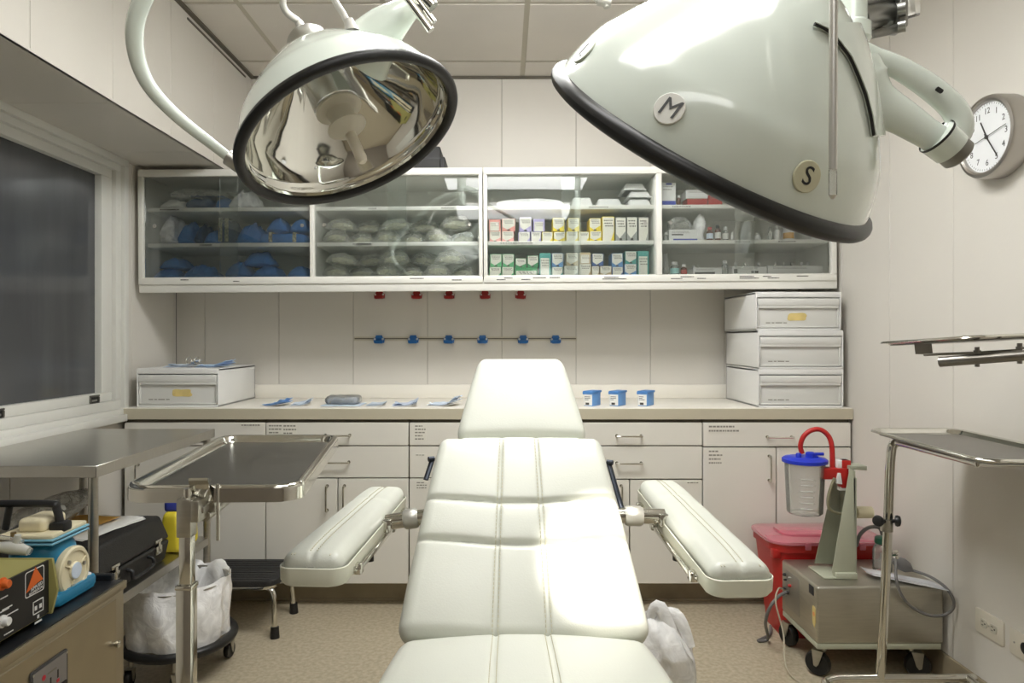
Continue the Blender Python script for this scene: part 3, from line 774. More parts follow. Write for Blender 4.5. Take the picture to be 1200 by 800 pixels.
def bottle(u, v0, v1, wpx, sh, body, cap, label, kind='vial', y=3.3, band=None, group='bottles and vials in the right wall cabinet', zb=None):
    x = xat(B4X(u), y); h = (v1-v0)*170/800*y/F; r = wpx*230/1082*y/F/2
    z = (zsh(sh, x)+0.001) if zb is None else zb
    t = thing(kind, label, kind.replace('_', ' '), (x, y+r, z), group)
    M_ = Matrix.Translation((x, y+r, z)); m = MB()
    jar = kind == 'jar'
    nr = r*(0.9 if jar else 0.52)
    m.lathe([(0,0),(r*0.92,0),(r,h*0.04),(r,h*0.62),(r*0.9,h*0.69),(nr,h*0.76),(nr,h*0.8),(0,h*0.8)], 20, M_); obj('glass_body', m, body, t)
    m = MB(); m.lathe([(nr*1.18,h*0.79),(nr*1.22,h*0.8),(nr*1.22,h*0.98),(nr*1.1,h),(0,h)], 18, M_); obj('cap', m, cap, t)
    if band:
        m = MB(); m.lathe([(r*1.01,h*0.14),(r*1.02,h*0.15),(r*1.02,h*0.52),(r*1.01,h*0.53)], 20, M_); obj('label_band', m, band, t)
vial = film('vial_glass', (216,222,214), 0.3, rough=0.05, gloss=0.3)
bottle(122,188,248,22,2,amber,plasticw,'small dark bottle between the white carton and the long red box','bottle')
bottle(52,396,444,24,1,vial,plasticw,'squat clear vial at the left end of the middle shelf','vial')
bottle(296,370,446,36,1,amber,redp,'brown bottle with a pale blue label and red cap beside the stuffed bag','bottle',band=maskb,y=3.285)
bottle(340,358,446,32,1,amber,blackp,'dark brown bottle with a black cap and white label','bottle',band=white,y=3.29)
bottle(382,368,446,32,1,vial,plasticw,'clear vial with a white label, right of the dark brown bottle','vial',band=white)
bottle(418,400,446,18,1,plasticw,plasticw,'tiny white vial near the door overlap, left of the seam','vial')
bottle(560,404,446,30,1,plasticw,plasticw,'white squat vial right of the door overlap on the middle shelf','vial')
bottle(628,370,446,26,1,vial,alu,'clear vial with silver cap, left one of the pair on the middle shelf','vial')
bottle(668,366,446,34,1,plasticw,alu,'white-labelled vial with silver cap, right one of the pair on the middle shelf','vial')
bottle(736,362,446,56,1,plasticw,plasticw,'white jar with a yellow label on the middle shelf','jar',band=mat('amber_label', (206,150,44), 0.6))
bottle(104,572,648,50,0,vial,plasticw,'clear bottle with a pale cyan label at the left of the bottom shelf','bottle',band=mat('cyan_label', (150,206,206), 0.6))
bottle(152,588,648,34,0,amber,plasticw,'small brown bottle with a red label on the bottom shelf','bottle',band=redp)
for i, (u, v0) in enumerate(((205,580),(232,584))):
    bottle(u, v0, 648, 24, 0, vial, plasticw, 'clear vial behind the first white rack box, %s one' % ('left','right')[i], y=3.42)
bottle(380,566,648,36,0,vial,plasticw,'taller clear vial with a white cap between the two labelled rack boxes','vial')
names = ['first','second','third','fourth','fifth','sixth','seventh','eighth','ninth']
for i, u in enumerate((440,490,566,658,700,748,800,836,882)):
    bottle(u, 566, 648, 26, 0, amber if 690 < u < 820 else vial, plasticw if u > 820 else alu if i % 2 else plasticw, 'vial peeping over the white rack boxes, %s from the left in that row' % names[i], y=3.43)
# ------------------------------------------------------------------ plastic drawer boxes on the counter
CT = 0.9128
def drawer_box(x0, x1, y0, y1, z0, h, label, tp, group):
    t = thing('drawer_box', label, 'drawer box', ((x0+x1)/2, (y0+y1)/2, z0), group)
    m = MB(); th = 0.006
    m.box(x0, x1, y0+0.008, y1, z0+h-0.014, z0+h, 0.004); m.box(x0, x1, y0+0.008, y1, z0, z0+0.01, 0.003)
    m.box(x0, x0+th, y0, y1, z0, z0+h-0.002, 0.002); m.box(x1-th, x1, y0, y1, z0, z0+h-0.002, 0.002); m.box(x0, x1, y1-th, y1, z0, z0+h-0.002)
    m.box(x0, x1, y0, y0+0.012, z0+h-0.026, z0+h, 0.004); m.box(x0, x1, y0, y0+0.012, z0, z0+0.008, 0.002)
    obj('shell', m, plasticw, t)
    m = MB(); g = 0.007
    a, b, c, d = x0+g+0.002, x1-g-0.002, z0+0.012, z0+h-0.03
    m.box(a, b, y0+0.012, y0+0.02, c, d, 0.002)
    m.box(a, b, y0-0.004, y0+0.018, d-0.034, d, 0.005); m.box(a+0.004, b-0.004, y0-0.001, y0+0.016, d-0.046, d-0.03, 0.003)
    m.box(a, a+0.006, y0+0.004, y0+0.018, c, d, 0.002); m.box(b-0.006, b, y0+0.004, y0+0.018, c, d, 0.002); m.box(a, b, y0+0.004, y0+0.018, c, c+0.006, 0.002)
    o = obj('drawer', m, plasticd, t)
    m = MB(); m.use(faint); x = x0+0.05; zz = z0+0.032
    for L in (0.02, 0.012, 0.03, 0.016):
        m.box(x, x+L, y0+0.0112, y0+0.0122, zz, zz+0.004); x += L+0.006
    obj('print', m, None, o)
    if tp is not None:
        m = MB(); tx, tz, tw, thh = tp; pts = []
        for i in range(26):
            s = i/26*2*PI; a_ = 1+0.16*nz((math.cos(s)*2+tx*9, math.sin(s)*2, tz*5))
            pts.append((tx+tw/2*a_*max(-1,min(1,1.25*math.cos(s))), tz+thh/2*a_*max(-1,min(1,1.25*math.sin(s)))))
        m.prism(pts, 0, 0.0012, Matrix(((1,0,0,0),(0,0,-1,y0+0.0122),(0,1,0,0),(0,0,0,1))))
        obj('tape_patch', m, tape, o, label='torn yellow masking tape patch')
    return t
YD = 3.14
drawer_box(xat(160,YD), xat(256,YD), YD, 3.60, CT, zat(432,YD)-CT+0.002, 'white plastic drawer box at the left end of the counter, carrying blue cloths', (xat(212,YD), zat(460,YD)-0.002, 0.088, 0.034), 'white plastic drawer boxes')
hb = 0.176; xr0, xr1 = xat(888.5,3.12), xat(988.5,3.12)
drawer_box(xr0, xr1, 3.12, 3.565, CT, hb, 'white plastic drawer box at the bottom of the right stack', None, 'white plastic drawer boxes')
drawer_box(xr0, xr1, 3.12, 3.565, CT+hb+0.0006, hb, 'white plastic drawer box in the middle of the right stack', None, 'white plastic drawer boxes')
drawer_box(xr0-0.008, xr1-0.008, 3.125, 3.57, CT+2*hb+0.0012, hb, 'white plastic drawer box with a tape patch, on top of the right stack', (xat(934,YD), zat(371,YD), 0.085, 0.034), 'white plastic drawer boxes')

# blue cloths and scissors on the left drawer box
ZBX = zat(432,YD)+0.0022
def cloth(x, y, w, d, z, label, rz, mt, name='folded_cloth', lift=0.02, seed=0, layers=3, cat='cloth', under=None, group=None):
    t = thing(name, label, cat, (x, y, z), group)
    Mz = Matrix.Translation((x, y, z)) @ Matrix.Rotation(rz, 4, 'Z')
    for l in range(layers):
        m = MB()
        def fn(u, v):
            px, py = (u-0.5)*w*(1-0.04*l), (v-0.5)*d*(1-0.05*l)
            e = max(abs(u-0.5), abs(v-0.5))*2
            zz = 0.0012+l*0.0036+lift*max(0, (u-0.45))**1.5*(0.7+0.5*l)+lift*0.5*max(0, nz((px*30+seed, py*30, l*3.1)))*1.0*(l+0.4)/layers
            return Mz @ Vector((px+0.006*l, py, zz))
        m.sheet(14, 10, fn, 0.0018)
        obj(('sheet' if l else 'backing_sheet'), m, (under if (under and l == 0) else mt), t)
    return t
cloth(xat(208,3.25), 3.3, 0.14, 0.12, ZBX, 'blue folded cloth under scissor handles on the left drawer box', 0.2, maskb, seed=1, lift=0.03)
cloth(xat(250,3.25), 3.27, 0.15, 0.10, ZBX, 'blue folded cloth nearer the right edge of the left drawer box', -0.15, mat('mid_blue_cloth',(186,210,240),0.75,var=0.15,scale=30), seed=2, lift=0.035)
t = thing('scissors', 'steel scissors with two ring handles standing up from a blue cloth', 'scissors', (xat(226,3.25), 3.3, ZBX+0.012))
m = MB()
for px in (221.5, 231):
    c = Vector((xat(px,3.25), 3.25, ZBX+0.034)); M_ = frame(c, (1,0,0), (0,0.3,1), (0,-1,0.3))
    m.tube([M_ @ Vector((0.0125*math.cos(a), 0.016*math.sin(a), 0)) for a in [i/20*2*PI for i in range(20)]], 0.0028, 8, closed=True)
obj('ring_handle', m, chrome, t)
m = MB(); m.tube([(xat(221.5,3.25), 3.253, ZBX+0.019), (xat(227,3.25), 3.31, ZBX+0.015), (xat(229,3.25), 3.37, ZBX+0.012)], [0.003,0.004,0.001], 6); m.tube([(xat(231,3.25), 3.253, ZBX+0.019), (xat(226,3.25), 3.31, ZBX+0.018), (xat(225,3.25), 3.37, ZBX+0.014)], [0.003,0.004,0.001], 6); obj('blade', m, chrome, t)

# pouches along the counter
def cpack(px0, px1, y, mt, label, seed, rz=0.0, lift=0.06, d=0.12, name='mask_packet'):
    return cloth(xat((px0+px1)/2, y), y, (px1-px0)*y/F*0.95, d, CT, label, rz, mt, name, lift, seed, 3, 'packet', white, 'blue paper packets on the counter')
cpack(312, 336, 3.22, mat('bright_blue_paper', (140,184,236), 0.7, var=0.25, scale=40), 'bright blue paper packet nearest the left drawer box', 5, -0.3, 0.03)
cpack(341, 364, 3.24, maskb, 'pale blue packet second from the left drawer box', 6, 0.15, 0.03)
cpack(429, 450, 3.22, mat('faint_blue_paper', (212,224,238), 0.75, var=0.1, scale=40), 'flat faint blue packet right of the grey cap packet', 7, 0.0, 0.01)
cpack(458, 489, 3.21, mat('mist_blue_paper', (204,216,236), 0.75, var=0.14, scale=30), 'pale blue and white packet left of the fanned mask', 8, 0.1, 0.035)
cpack(502, 538, 3.23, maskb, 'fanned pale blue mask packet beside the headrest', 9, -0.25, 0.045, 0.13)
t = thing('cap_packet', 'grey blue rolled cap in a clear packet on the counter', 'packet', (xat(400,3.24), 3.24, CT))
m = MB(); m.rbox(0.145, 0.085, 0.034, 0.016, (10,6,3), lambda a,b,c: (a, b, c+0.006*nz((a*40,b*40,c*40))), Matrix.Translation((xat(402,3.24), 3.25, CT+0.021))); obj('rolled_cap', m, maskg, t)
m = MB(); m.sheet(12, 8, lambda u,v: (xat(378,3.2)+u*0.185, 3.16+v*0.15, CT+0.0025+0.004*abs(nz((u*6,v*6,2)))), 0.002); obj('packet_back', m, maskb, t)
m = MB(); m.rbox(0.16, 0.1, 0.04, 0.018, (10,6,3), lambda a,b,c: (a, b, c+0.004*nz((a*50,b*50,c*40))), Matrix.Translation((xat(402,3.24), 3.25, CT+0.0245))); obj('clear_film', m, clear, t)

# small blue boxes
def blue_box(px, label):
    y = 3.22; x = xat(px, y); rz = -0.60
    t = thing('blue_blade_box', label, 'box', (x, y, CT), 'blue boxes beside the headrest')
    M_ = Matrix.Translation((x, y, CT)) @ Matrix.Rotation(rz, 4, 'Z')
    w, d, h = 0.046, 0.085, 0.06
    m = MB(); m.box(-w/2, w/2, -d/2, d/2, 0, h, 0.003, M=M_); obj('box_body', m, mat('sky_blue_plastic', (104,156,216), 0.45, var=0.06), t)
    m = MB(); m.box(-w/2-0.003, w/2+0.003, -d/2-0.003, d/2+0.006, h, h+0.010, 0.002, M=M_); m.box(-w/2-0.004, -w/2+0.006, -d/2-0.004, d/2, h-0.006, h+0.006, 0.001, M=M_); obj('lid', m, mat('deep_sky_plastic', (82,138,204), 0.45, var=0.06), t)
    m = MB(); m.use(white).box(-w/2+0.002, w/2-0.002, -d/2-0.0012, -d/2, 0.004, h-0.006, M=M_)
    m.use(ink)
    for i in range(3): m.box(-w/2+0.006, -w/2+0.006+R.uniform(0.015,0.03), -d/2-0.0018, -d/2-0.001, h-0.018-i*0.007, h-0.0155-i*0.007, M=M_)
    m.box(-0.012, 0.006, -d/2-0.0018, -d/2-0.001, 0.006, 0.016, M=M_)
    obj('front_label', m, None, t, label='white printed label')
blue_box(694, 'small blue lidded box nearest the headrest'); blue_box(724, 'small blue lidded box in the middle of the row of three'); blue_box(757, 'small blue lidded box farthest from the headrest')

# ------------------------------------------------------------------ wall clips and their rail
YW = YB-0.0005
m = MB(); m.use(mat('clip_rail', (196,190,174), 0.6)); x0, x1 = xat(415, YB), xat(676, YB)
m.box(x0, x1, YW-0.006, YW, zat(396.8, YB)-0.011, zat(396.8, YB)+0.011, 0.001); m.use(lam_edge).box(x0+0.004, x1-0.004, YW-0.0064, YW-0.003, zat(396.8, YB)-0.0025, zat(396.8, YB)+0.0035)
obj('clip_rail', m, None, label='thin cream adhesive rail on the panelled wall behind blue clips', cat='rail')
def clip(px, py, mt, label, group, tilt=0.0):
    y = YW-(0.007 if mt is blueb else 0.0005); t = thing('wall_clip', label, 'clip', at(px, py, y), group)
    c = at(px, py, y); M_ = frame(c, (math.cos(tilt),0,math.sin(tilt)), (-math.sin(tilt),0,math.cos(tilt)), (0,-1,0))
    m = MB()
    m.prism([(-0.027,-0.019),(0.027,-0.019),(0.029,0.004),(0.018,0.006),(0.016,0.022),(-0.016,0.022),(-0.018,0.006),(-0.029,0.004)], 0.0, 0.016, M_, 0.0025)
    m.prism([(-0.02,-0.022),(0.02,-0.022),(0.024,-0.004),(-0.024,-0.004)], 0.014, 0.03, M_, 0.003)
    obj('clip_body', m, mt, t)
    m = MB()
    for s in (-1, 1): m.lathe([(0,0.0),(0.0055,0.0),(0.0055,0.018),(0.004,0.02),(0,0.02)], 12, M_ @ Matrix.Translation((s*0.021, 0.001, 0)))
    obj('screw_cap', m, plasticw, t, label='white screw caps')
nm = ['first','second','third','fourth','fifth','sixth']
for i, (px, tl) in enumerate(((445,0.02),(488.5,-0.03),(526.5,0.0),(568.5,0.03),(610,-0.06))): clip(px, 345.5, clipred, 'red plastic clip under the valance, %s from the left' % nm[i], 'red wall clips', tl)
for i, (px, tl) in enumerate(((444.5,0.0),(484.5,0.02),(526,-0.02),(565.5,0.0),(613,0.0),(651,0.02))): clip(px, 397.5, blueb, 'blue plastic clip on the rail, %s from the left' % nm[i], 'blue wall clips', tl)

# ------------------------------------------------------------------ black case on top of the cabinets
zt = ZU1+TILT*xat(500,3.38)+0.003
t = thing('black_case', 'black case lying on top of the wall cabinets behind the left lamp', 'case', (xat(490,3.38), 3.45, zt))
m = MB(); m.box(xat(430,3.36), xat(516,3.36), 3.36, 3.58, zt, zat(171,3.36), 0.008); m.box(xat(430,3.36)+0.0, xat(521,3.36), 3.38, 3.56, zt, zat(182,3.36), 0.006); obj('case_body', m, blackv, t)
m = MB(); m.box(xat(430,3.36)-0.001, xat(516,3.36)+0.001, 3.3585, 3.3605, zat(186,3.36), zat(184.6,3.36)); obj('lid_seam', m, rubber, t)

# ------------------------------------------------------------------ wall clock
cx, cy, cz = XR, 2.165, zat(160.5, 2.165)
t = thing('wall_clock', 'round steel clock with white dial on the right wall beside the lamp handle', 'clock', (cx, cy, cz))
FRM = frame((cx-0.001, cy, cz), (0,-1,0), (0,0,1), (-1,0,0))      # dial right, dial up, out of the wall
Rc = 0.130
m = MB(); m.lathe([(0,0),(Rc-0.004,0),(Rc,0.004),(Rc,0.058),(Rc-0.003,0.066),(Rc-0.012,0.068),(Rc-0.019,0.064),(Rc-0.021,0.054),(0,0.054)], 64, FRM); obj('case', m, mat('clock_steel', (182,178,172), 0.34, 1.0, var=0.05, stretch=(1,1,1)), t)
m = MB(); m.lathe([(0,0.0535),(Rc-0.0205,0.0535),(Rc-0.0205,0.0550),(0,0.0550)], 64, FRM); obj('dial', m, mat('clock_dial', (226,228,230), 0.5), t)
m = MB()
for h in range(1, 13):
    a = h*PI/6; r_ = 0.082
    m.text(str(h), 0.027, FRM @ Matrix.Translation((r_*math.sin(a), r_*math.cos(a), 0.0554)), 0.0006)
obj('numeral', m, mat('numeral_grey', (84,84,84), 0.6), t)
m = MB()
for i in range(60):
    a = i*PI/30; M_ = FRM @ Matrix.Rotation(-a, 4, 'Z'); m.box(-0.0005, 0.0005, 0.1, 0.1055, 0.055, 0.0556, M=M_)
obj('minute_mark', m, ink, t)
def hand(name, deg, L, w, tail, zz, mt):
    M_ = FRM @ Matrix.Rotation(-math.radians(deg), 4, 'Z'); m = MB(); m.prism([(-w/2,-tail),(w/2,-tail),(w/2*0.8,L),(-w/2*0.8,L)], zz, zz+0.001, M_); m.lathe([(0,zz),(0.006,zz),(0.006,zz+0.0012),(0,zz+0.0012)], 16, FRM); obj(name, m, mt, t)
hand('hour_hand', 333, 0.06, 0.0055, 0.012, 0.0566, ink); hand('minute_hand', 146, 0.086, 0.0045, 0.014, 0.058, ink); hand('second_hand', 80, 0.088, 0.0022, 0.05, 0.0594, ink)

# ------------------------------------------------------------------ power outlets on the right wall
def outlet(px, py, label, duplex=True):
    y = XR*F/(px-VX); z = zat(py, y)
    t = thing('power_outlet', label, 'outlet', (XR, y, z))
    M_ = frame((XR-0.0002, y, z), (0,-1,0), (0,0,1), (-1,0,0)) @ Matrix.Rotation(0, 4, 'Z')
    m = MB(); m.prism(rrect(0.128, 0.078, 0.005), 0, 0.006, M_, 0.0015); obj('cover_plate', m, mat('outlet_plate', (214,208,194), 0.4), t)
    if duplex:
        m = MB()
        for s in (-1, 1):
            m.use(mat('outlet_face', (198,194,180), 0.45)); m.prism([(s*0.022+0.016*math.cos(a)*1.0, max(-0.0135, min(0.0135, 0.0175*math.sin(a)))) for a in [i/24*2*PI for i in range(24)]], 0.005, 0.0085, M_)
            m.use(rubber)
            for (u, v, w, h) in ((s*0.022-0.004, 0.006, 0.009, 0.0022), (s*0.022-0.004, -0.006, 0.008, 0.0022)): m.box(u-w/2, u+w/2, v-h/2, v+h/2, 0.008, 0.009, M=M_)
            m.lathe([(0,0.008),(0.0028,0.008),(0.0028,0.009),(0,0.009)], 10, M_ @ Matrix.Translation((s*0.022+0.007, 0, 0)))
        m.use(alu).lathe([(0,0.006),(0.003,0.006),(0.003,0.0072),(0,0.0072)], 10, M_)
        obj('receptacle', m, None, t)
    else:
        m = MB(); m.lathe([(0,0.006),(0.018,0.006),(0.018,0.008),(0.016,0.009),(0,0.009)], 24, M_); obj('receptacle', m, blackp, t)
        m = MB()
        for s in (-1, 1): m.lathe([(0,0.006),(0.003,0.006),(0.003,0.0074),(0,0.0074)], 10, M_ @ Matrix.Translation((s*0.045,0,0)))
        obj('plate_screw', m, alu, t)
outlet(1161, 733.5, 'double power outlet low on the right wall beside the suction unit'); outlet(1204, 760, 'outlet with a black round socket at the right edge of the photo', False)
# ------------------------------------------------------------------ exam chair
ch = thing('exam_chair', 'cream vinyl reclining exam chair in the middle of the room', 'exam chair', (0.045, 1.5, 0))
def seam(d, w=0.009, a=0.010): return a*math.exp(-(d/w)**2)
# backrest
bot_c, top_c = Vector((0.045, 1.54, 0.555)), Vector((0.048, 1.90, 0.962))
S_ = (top_c-bot_c); LB = S_.length; S_.normalize(); S_ = Vector((0, S_.y, S_.z)).normalized()
Nn = Vector((1,0,0)).cross(S_)
TH = 0.085
MBk = frame((bot_c+top_c)/2-Nn*TH/2, (1,0,0), S_, Nn)
WB = 0.585
vs_, hs_ = (-0.066, 0.057), ((0.645-0.5)*LB, (0.44-0.5)*LB)
def back_f(x, s, h):
    t = s/LB+0.5
    w = (1-0.235*max(0,t)**1.15)
    if h > 0:
        sag = -0.015*math.exp(-((x-0)/0.19)**2)
        k = 0
        for v in vs_: k += seam(x-v, 0.0055, 0.005)
        for q in hs_: k += seam(s-q-sag, 0.0065, 0.009)
        ss = sorted((-LB/2,)+hs_+(LB/2,)); xx = (-WB/2,)+vs_+(WB/2,)
        py = 1
        for a, b in zip(ss, ss[1:]):
            if a <= s-sag*1 <= b: py = math.sin(PI*(s-sag-a)/(b-a))
        px = 1
        for a, b in zip(xx, xx[1:]):
            if a <= x <= b: px = math.sin(PI*(x-a)/(b-a))
        e = min(1, h/(TH/2))
        h = h+e*(0.010*max(0,py)**0.4*(0.6+0.4*max(0,px)**0.4)-k)
    s2 = s-0.012*math.exp(-(x/0.17)**2)*(1 if s < 0 else -0.2)*abs(2*t-1)
    return (x*w, s2, h)
m = MB(); m.rbox(WB, LB, TH, 0.034, (110, 116, 3), back_f, MBk); bk = obj('backrest', m, vinyl, ch, angle=80)
def stitches(par, f, M, h0, lines, dash=0.0062, gap=0.0042):
    for (fn, L) in lines:
        m = MB(); s = 0
        while s < L:
            a = Vector(f(*fn(s/L), h0)); b = Vector(f(*fn(min(1, (s+dash)/L)), h0)); up = Vector((0,0,0.0008))
            m.tube([M @ (a+up), M @ (b+up)], 0.0010, 5); s += dash+gap
        obj('stitching', m, thread, par)
lines = []
for v in vs_:
    for d in (-0.0065, 0.0065): lines.append(((lambda t, v=v, d=d: (v+d, (t*0.93-0.465)*LB)), LB*0.93))
stitches(bk, back_f, MBk, TH/2, lines)
# shell behind the backrest
m = MB(); m.rbox(WB*0.97, LB*0.96, 0.03, 0.012, (8,8,1), lambda x,s,h: (x*(1-0.215*max(0,s/LB+0.5)**1.15)*1.0, s, h), MBk @ Matrix.Translation((0,-0.004,-TH/2-0.012))); obj('back_shell', m, mat('cream_shell', (216,214,196), 0.4, var=0.03), ch)
# headrest
hb_, ht_ = Vector((0.052, 1.935, 0.945)), Vector((0.052, 2.06, 1.176))
Sh = Vector((0, ht_.y-hb_.y, ht_.z-hb_.z)); LH = Sh.length; Sh.normalize(); Nh = Vector((1,0,0)).cross(Sh)
MH = frame((hb_+ht_)/2-Nh*0.035, (1,0,0), Sh, Nh)
def head_f(x, s, h):
    t = s/LH+0.5
    w = 1-0.335*min(1,max(0,t))**1.2
    if h > 0: h += 0.012*math.sin(PI*min(1,max(0,t)))**0.7*(1-(x/0.18)**2)
    return (x*w, s, h*(1-0.25*t))
m = MB(); m.rbox(0.376, LH, 0.085, 0.03, (16,16,3), head_f, MH); hd = obj('headrest', m, vinyl, ch, angle=80)
m = MB()
for s in (-1, 1):
    m.tube(smooth_path([MH @ Vector((s*0.165, -LH/2+0.02, -0.025)), MH @ Vector((s*0.167, -LH/2+0.004, 0.0)), MH @ Vector((s*0.162, -LH/2+0.016, 0.036))], 5), 0.0016, 6)
obj('welt', m, thread, hd)
m = MB(); m.box(-0.05, 0.05, -0.12, 0.03, -0.012, 0.012, 0.004, M=MH @ Matrix.Translation((0,-LH/2,-0.05))); obj('headrest_bracket', m, chrome, ch)
# seat
def seat_f(x, y, h):
    # y grows away from the viewer; back corners are cut in
    yy = (y+0.34)/0.68
    w = 1.0
    if yy > 0.62: w = 1-0.075*max(0,(yy-0.62)/0.38)**1.6
    if h > 0:
        h += 0.02*(1-(x/0.31)**2)-0.0
        for v in (-0.066, 0.057): h -= seam(x-v, 0.006, 0.005)
    return (x*w, y, h+(-0.02*yy))
MS = Matrix.Translation((0.045, 1.21, 0.522))
m = MB(); m.rbox(0.61, 0.68, 0.1, 0.042, (100, 30, 3), seat_f, MS); st = obj('seat', m, vinyl, ch, angle=80)
stitches(st, seat_f, MS, 0.05, [((lambda t, v=v, d=d: (v+d, (t*0.92-0.46)*0.68)), 0.62) for v in (-0.066, 0.057) for d in (-0.007, 0.007)])
m = MB(); m.rbox(0.58, 0.66, 0.05, 0.02, (6,6,1), lambda x,y,h: (x*(1-0.25*max(0,(y/0.66+0.5)-0.6)*1.5), y, h), Matrix.Translation((0.045, 1.21, 0.45))); obj('seat_frame', m, MATS['cream_shell'], ch)
# leg section and pedestal (below and nearer than the frame of the photo)
m = MB(); m.rbox(0.56, 0.09, 0.42, 0.03, (8,3,8), None, Matrix.Translation((0.045, 0.83, 0.32)) @ Matrix.Rotation(-0.25, 4, 'X')); obj('leg_rest', m, vinyl, ch)
m = MB(); m.prism(rrect(0.26, 0.34, 0.05), 0.05, 0.43, Matrix.Translation((0.045, 1.36, 0)), 0.01); obj('pedestal', m, MATS['cream_shell'], ch)
m = MB(); m.prism(rrect(0.40, 0.62, 0.08), 0.0, 0.05, Matrix.Translation((0.045, 1.32, 0)), 0.012); obj('base_plate', m, blackp, ch)
m = MB(); m.tube([(0.045, 1.45, 0.40), (0.045, 1.66, 0.52)], 0.045, 16); m.box(-0.05, 0.14, 1.6, 1.72, 0.5, 0.56, 0.01); obj('recline_bracket', m, steel, ch)
# side rails of the back
for s, (p, q) in ((-1, ((507,537,1.88),(499,562,1.84))), (1, ((713,541,1.88),(730,600,1.80)))):
    m = MB(); a, b = at(*p), at(*q); m.tube([a, b], 0.007, 8, flat=0.5, up=(0,-0.7,0.7)); m.cyl(a+Vector((-s*0.004,-0.004,0)), a+Vector((s*0.01,-0.012,0)), 0.007); obj('side_rail', m, mat('dark_steel', (62,66,74), 0.35, 0.8), ch)

# arm boards
def arm_board(near, far, w, side, cross):
    near, far = Vector(near), Vector(far); L = (far-near).length+0.0
    Yd = (far-near).normalized(); Xd = Yd.cross(Vector((0,0,1))).normalized(); Zd = Xd.cross(Yd)
    MA = frame((near+far)/2, Xd, Yd, Zd)      # origin on the top surface
    tc = 0.052
    def taper(y):
        q = y/L+0.5
        return (1-0.03*q) * (1-0.12*max(0, (q-0.85)/0.15)**2)
    m = MB(); rim = []
    o_, i_ = rrect(w+0.014, L+0.012, 0.032, 8), rrect(w+0.002, L, 0.027, 8)
    tf = lambda p: (p[0]*taper(p[1]), p[1])
    oo = [tf(p) for p in o_]
    m.prism([(p[0]*0.93, p[1]*0.985) for p in oo], -0.072, -0.066, MA, 0.002)
    n = len(o_)
    r0 = [m.bm.verts.new(MA @ Vector((p[0]*0.93, p[1]*0.985, -0.070))) for p in oo]; r1 = [m.bm.verts.new(MA @ Vector((p[0], p[1], -0.062))) for p in oo]
    r2 = [m.bm.verts.new(MA @ Vector((p[0]*1.01, p[1]*1.003, -0.034))) for p in oo]; r3 = [m.bm.verts.new(MA @ Vector((p[0]*0.985, p[1]*0.996, -0.033))) for p in oo]; r4 = [m.bm.verts.new(MA @ Vector((p[0]*0.95, p[1]*0.99, -0.062))) for p in oo]
    fs = []
    for A_, B_ in ((r0,r1),(r1,r2),(r2,r3),(r3,r4)):
        for i in range(n): fs.append(m.bm.faces.new((A_[i], A_[(i+1)%n], B_[(i+1)%n], B_[i])))
    fs.append(m.bm.faces.new(r4)); m._fin(fs)
    ab = obj('arm_board', m, MATS['cream_shell'] if False else mat('board_shell', (222,222,206), 0.35, var=0.03), ch)
    def cf(x, y, h):
        k = 0
        if h > 0:
            k = seam(x, 0.007, 0.005)+seam(y-cross*L, 0.008, 0.004)
            h += 0.010*(1-(x/(w/2))**2)*(1-max(0, abs(y)/(L/2))**6)-k
        return (x*taper(y), y, h)
    m = MB(); m.rbox(w, L, tc, 0.024, (18, 40, 2), cf, MA @ Matrix.Translation((0,0,-tc/2-0.006))); cu = obj('cushion', m, vinyl, ab, angle=80)
    MT = MA @ Matrix.Translation((0,0,-tc/2-0.006))
    stitches(cu, cf, MT, tc/2, [((lambda t, d=d: (d, (t*0.94-0.47)*L)), L*0.94) for d in (-0.007, 0.007)])
    for xx in (-w*0.33, -w*0.28, w*0.30): stitches(cu, cf, MT, tc/2-0.004, [((lambda t, xx=xx: (xx, -L*0.5+0.006+0.035*t)), 0.035)])
    inn = -side
    m = MB(); xx = inn*(w/2+0.012)
    P = [MA @ Vector((xx*0.86, L*0.36, -0.06)), MA @ Vector((xx, L*0.30, -0.064)), MA @ Vector((xx, -L*0.36, -0.064)), MA @ Vector((xx*0.9, -L*0.40, -0.058))]
    m.tube(P, 0.0065, 10)
    for q in (0.36, 0.12, -0.37): m.box(xx-0.009, xx+0.009, q*L-0.012, q*L+0.012, -0.073, -0.05, 0.004, M=MA)
    obj('side_rail', m, chrome, ab)
    m = MB(); m.cyl(MA @ Vector((inn*w*0.25, L*0.02, -0.13)), MA @ Vector((inn*w*0.25, L*0.02, -0.07)), 0.011); obj('lock_pin', m, blackp, ab)
    return ab, MA
al, MAL = arm_board(at(364, 646, 1.40), at(453, 567, 2.08), 0.128, -1, 0.22)
ar, MAR = arm_board(at(871, 660, 1.40), at(770, 559, 2.08), 0.128, 1, 0.22)
for s, (p, q) in ((-1, (at(492, 606, 1.78), at(458, 611, 1.78))), (1, (at(730, 604, 1.78), at(772, 605, 1.78)))):
    m = MB(); d = (q-p)
    m.use(chrome).cyl(p-d*0.5, q+d*0.15, 0.020, seg=24); m.use(mat('pivot_grey', (190,188,180), 0.35, 0.6)).tube([p+d*0.05, p+d*0.12, p+d*0.48, p+d*0.55], [0.022,0.026,0.026,0.022], 24)
    m.use(chrome).box(-0.012, 0.012, -0.03, 0.03, -0.02, 0.012, 0.003, M=Matrix.Translation(q+d*0.1)); obj('arm_pivot', m, None, ch)

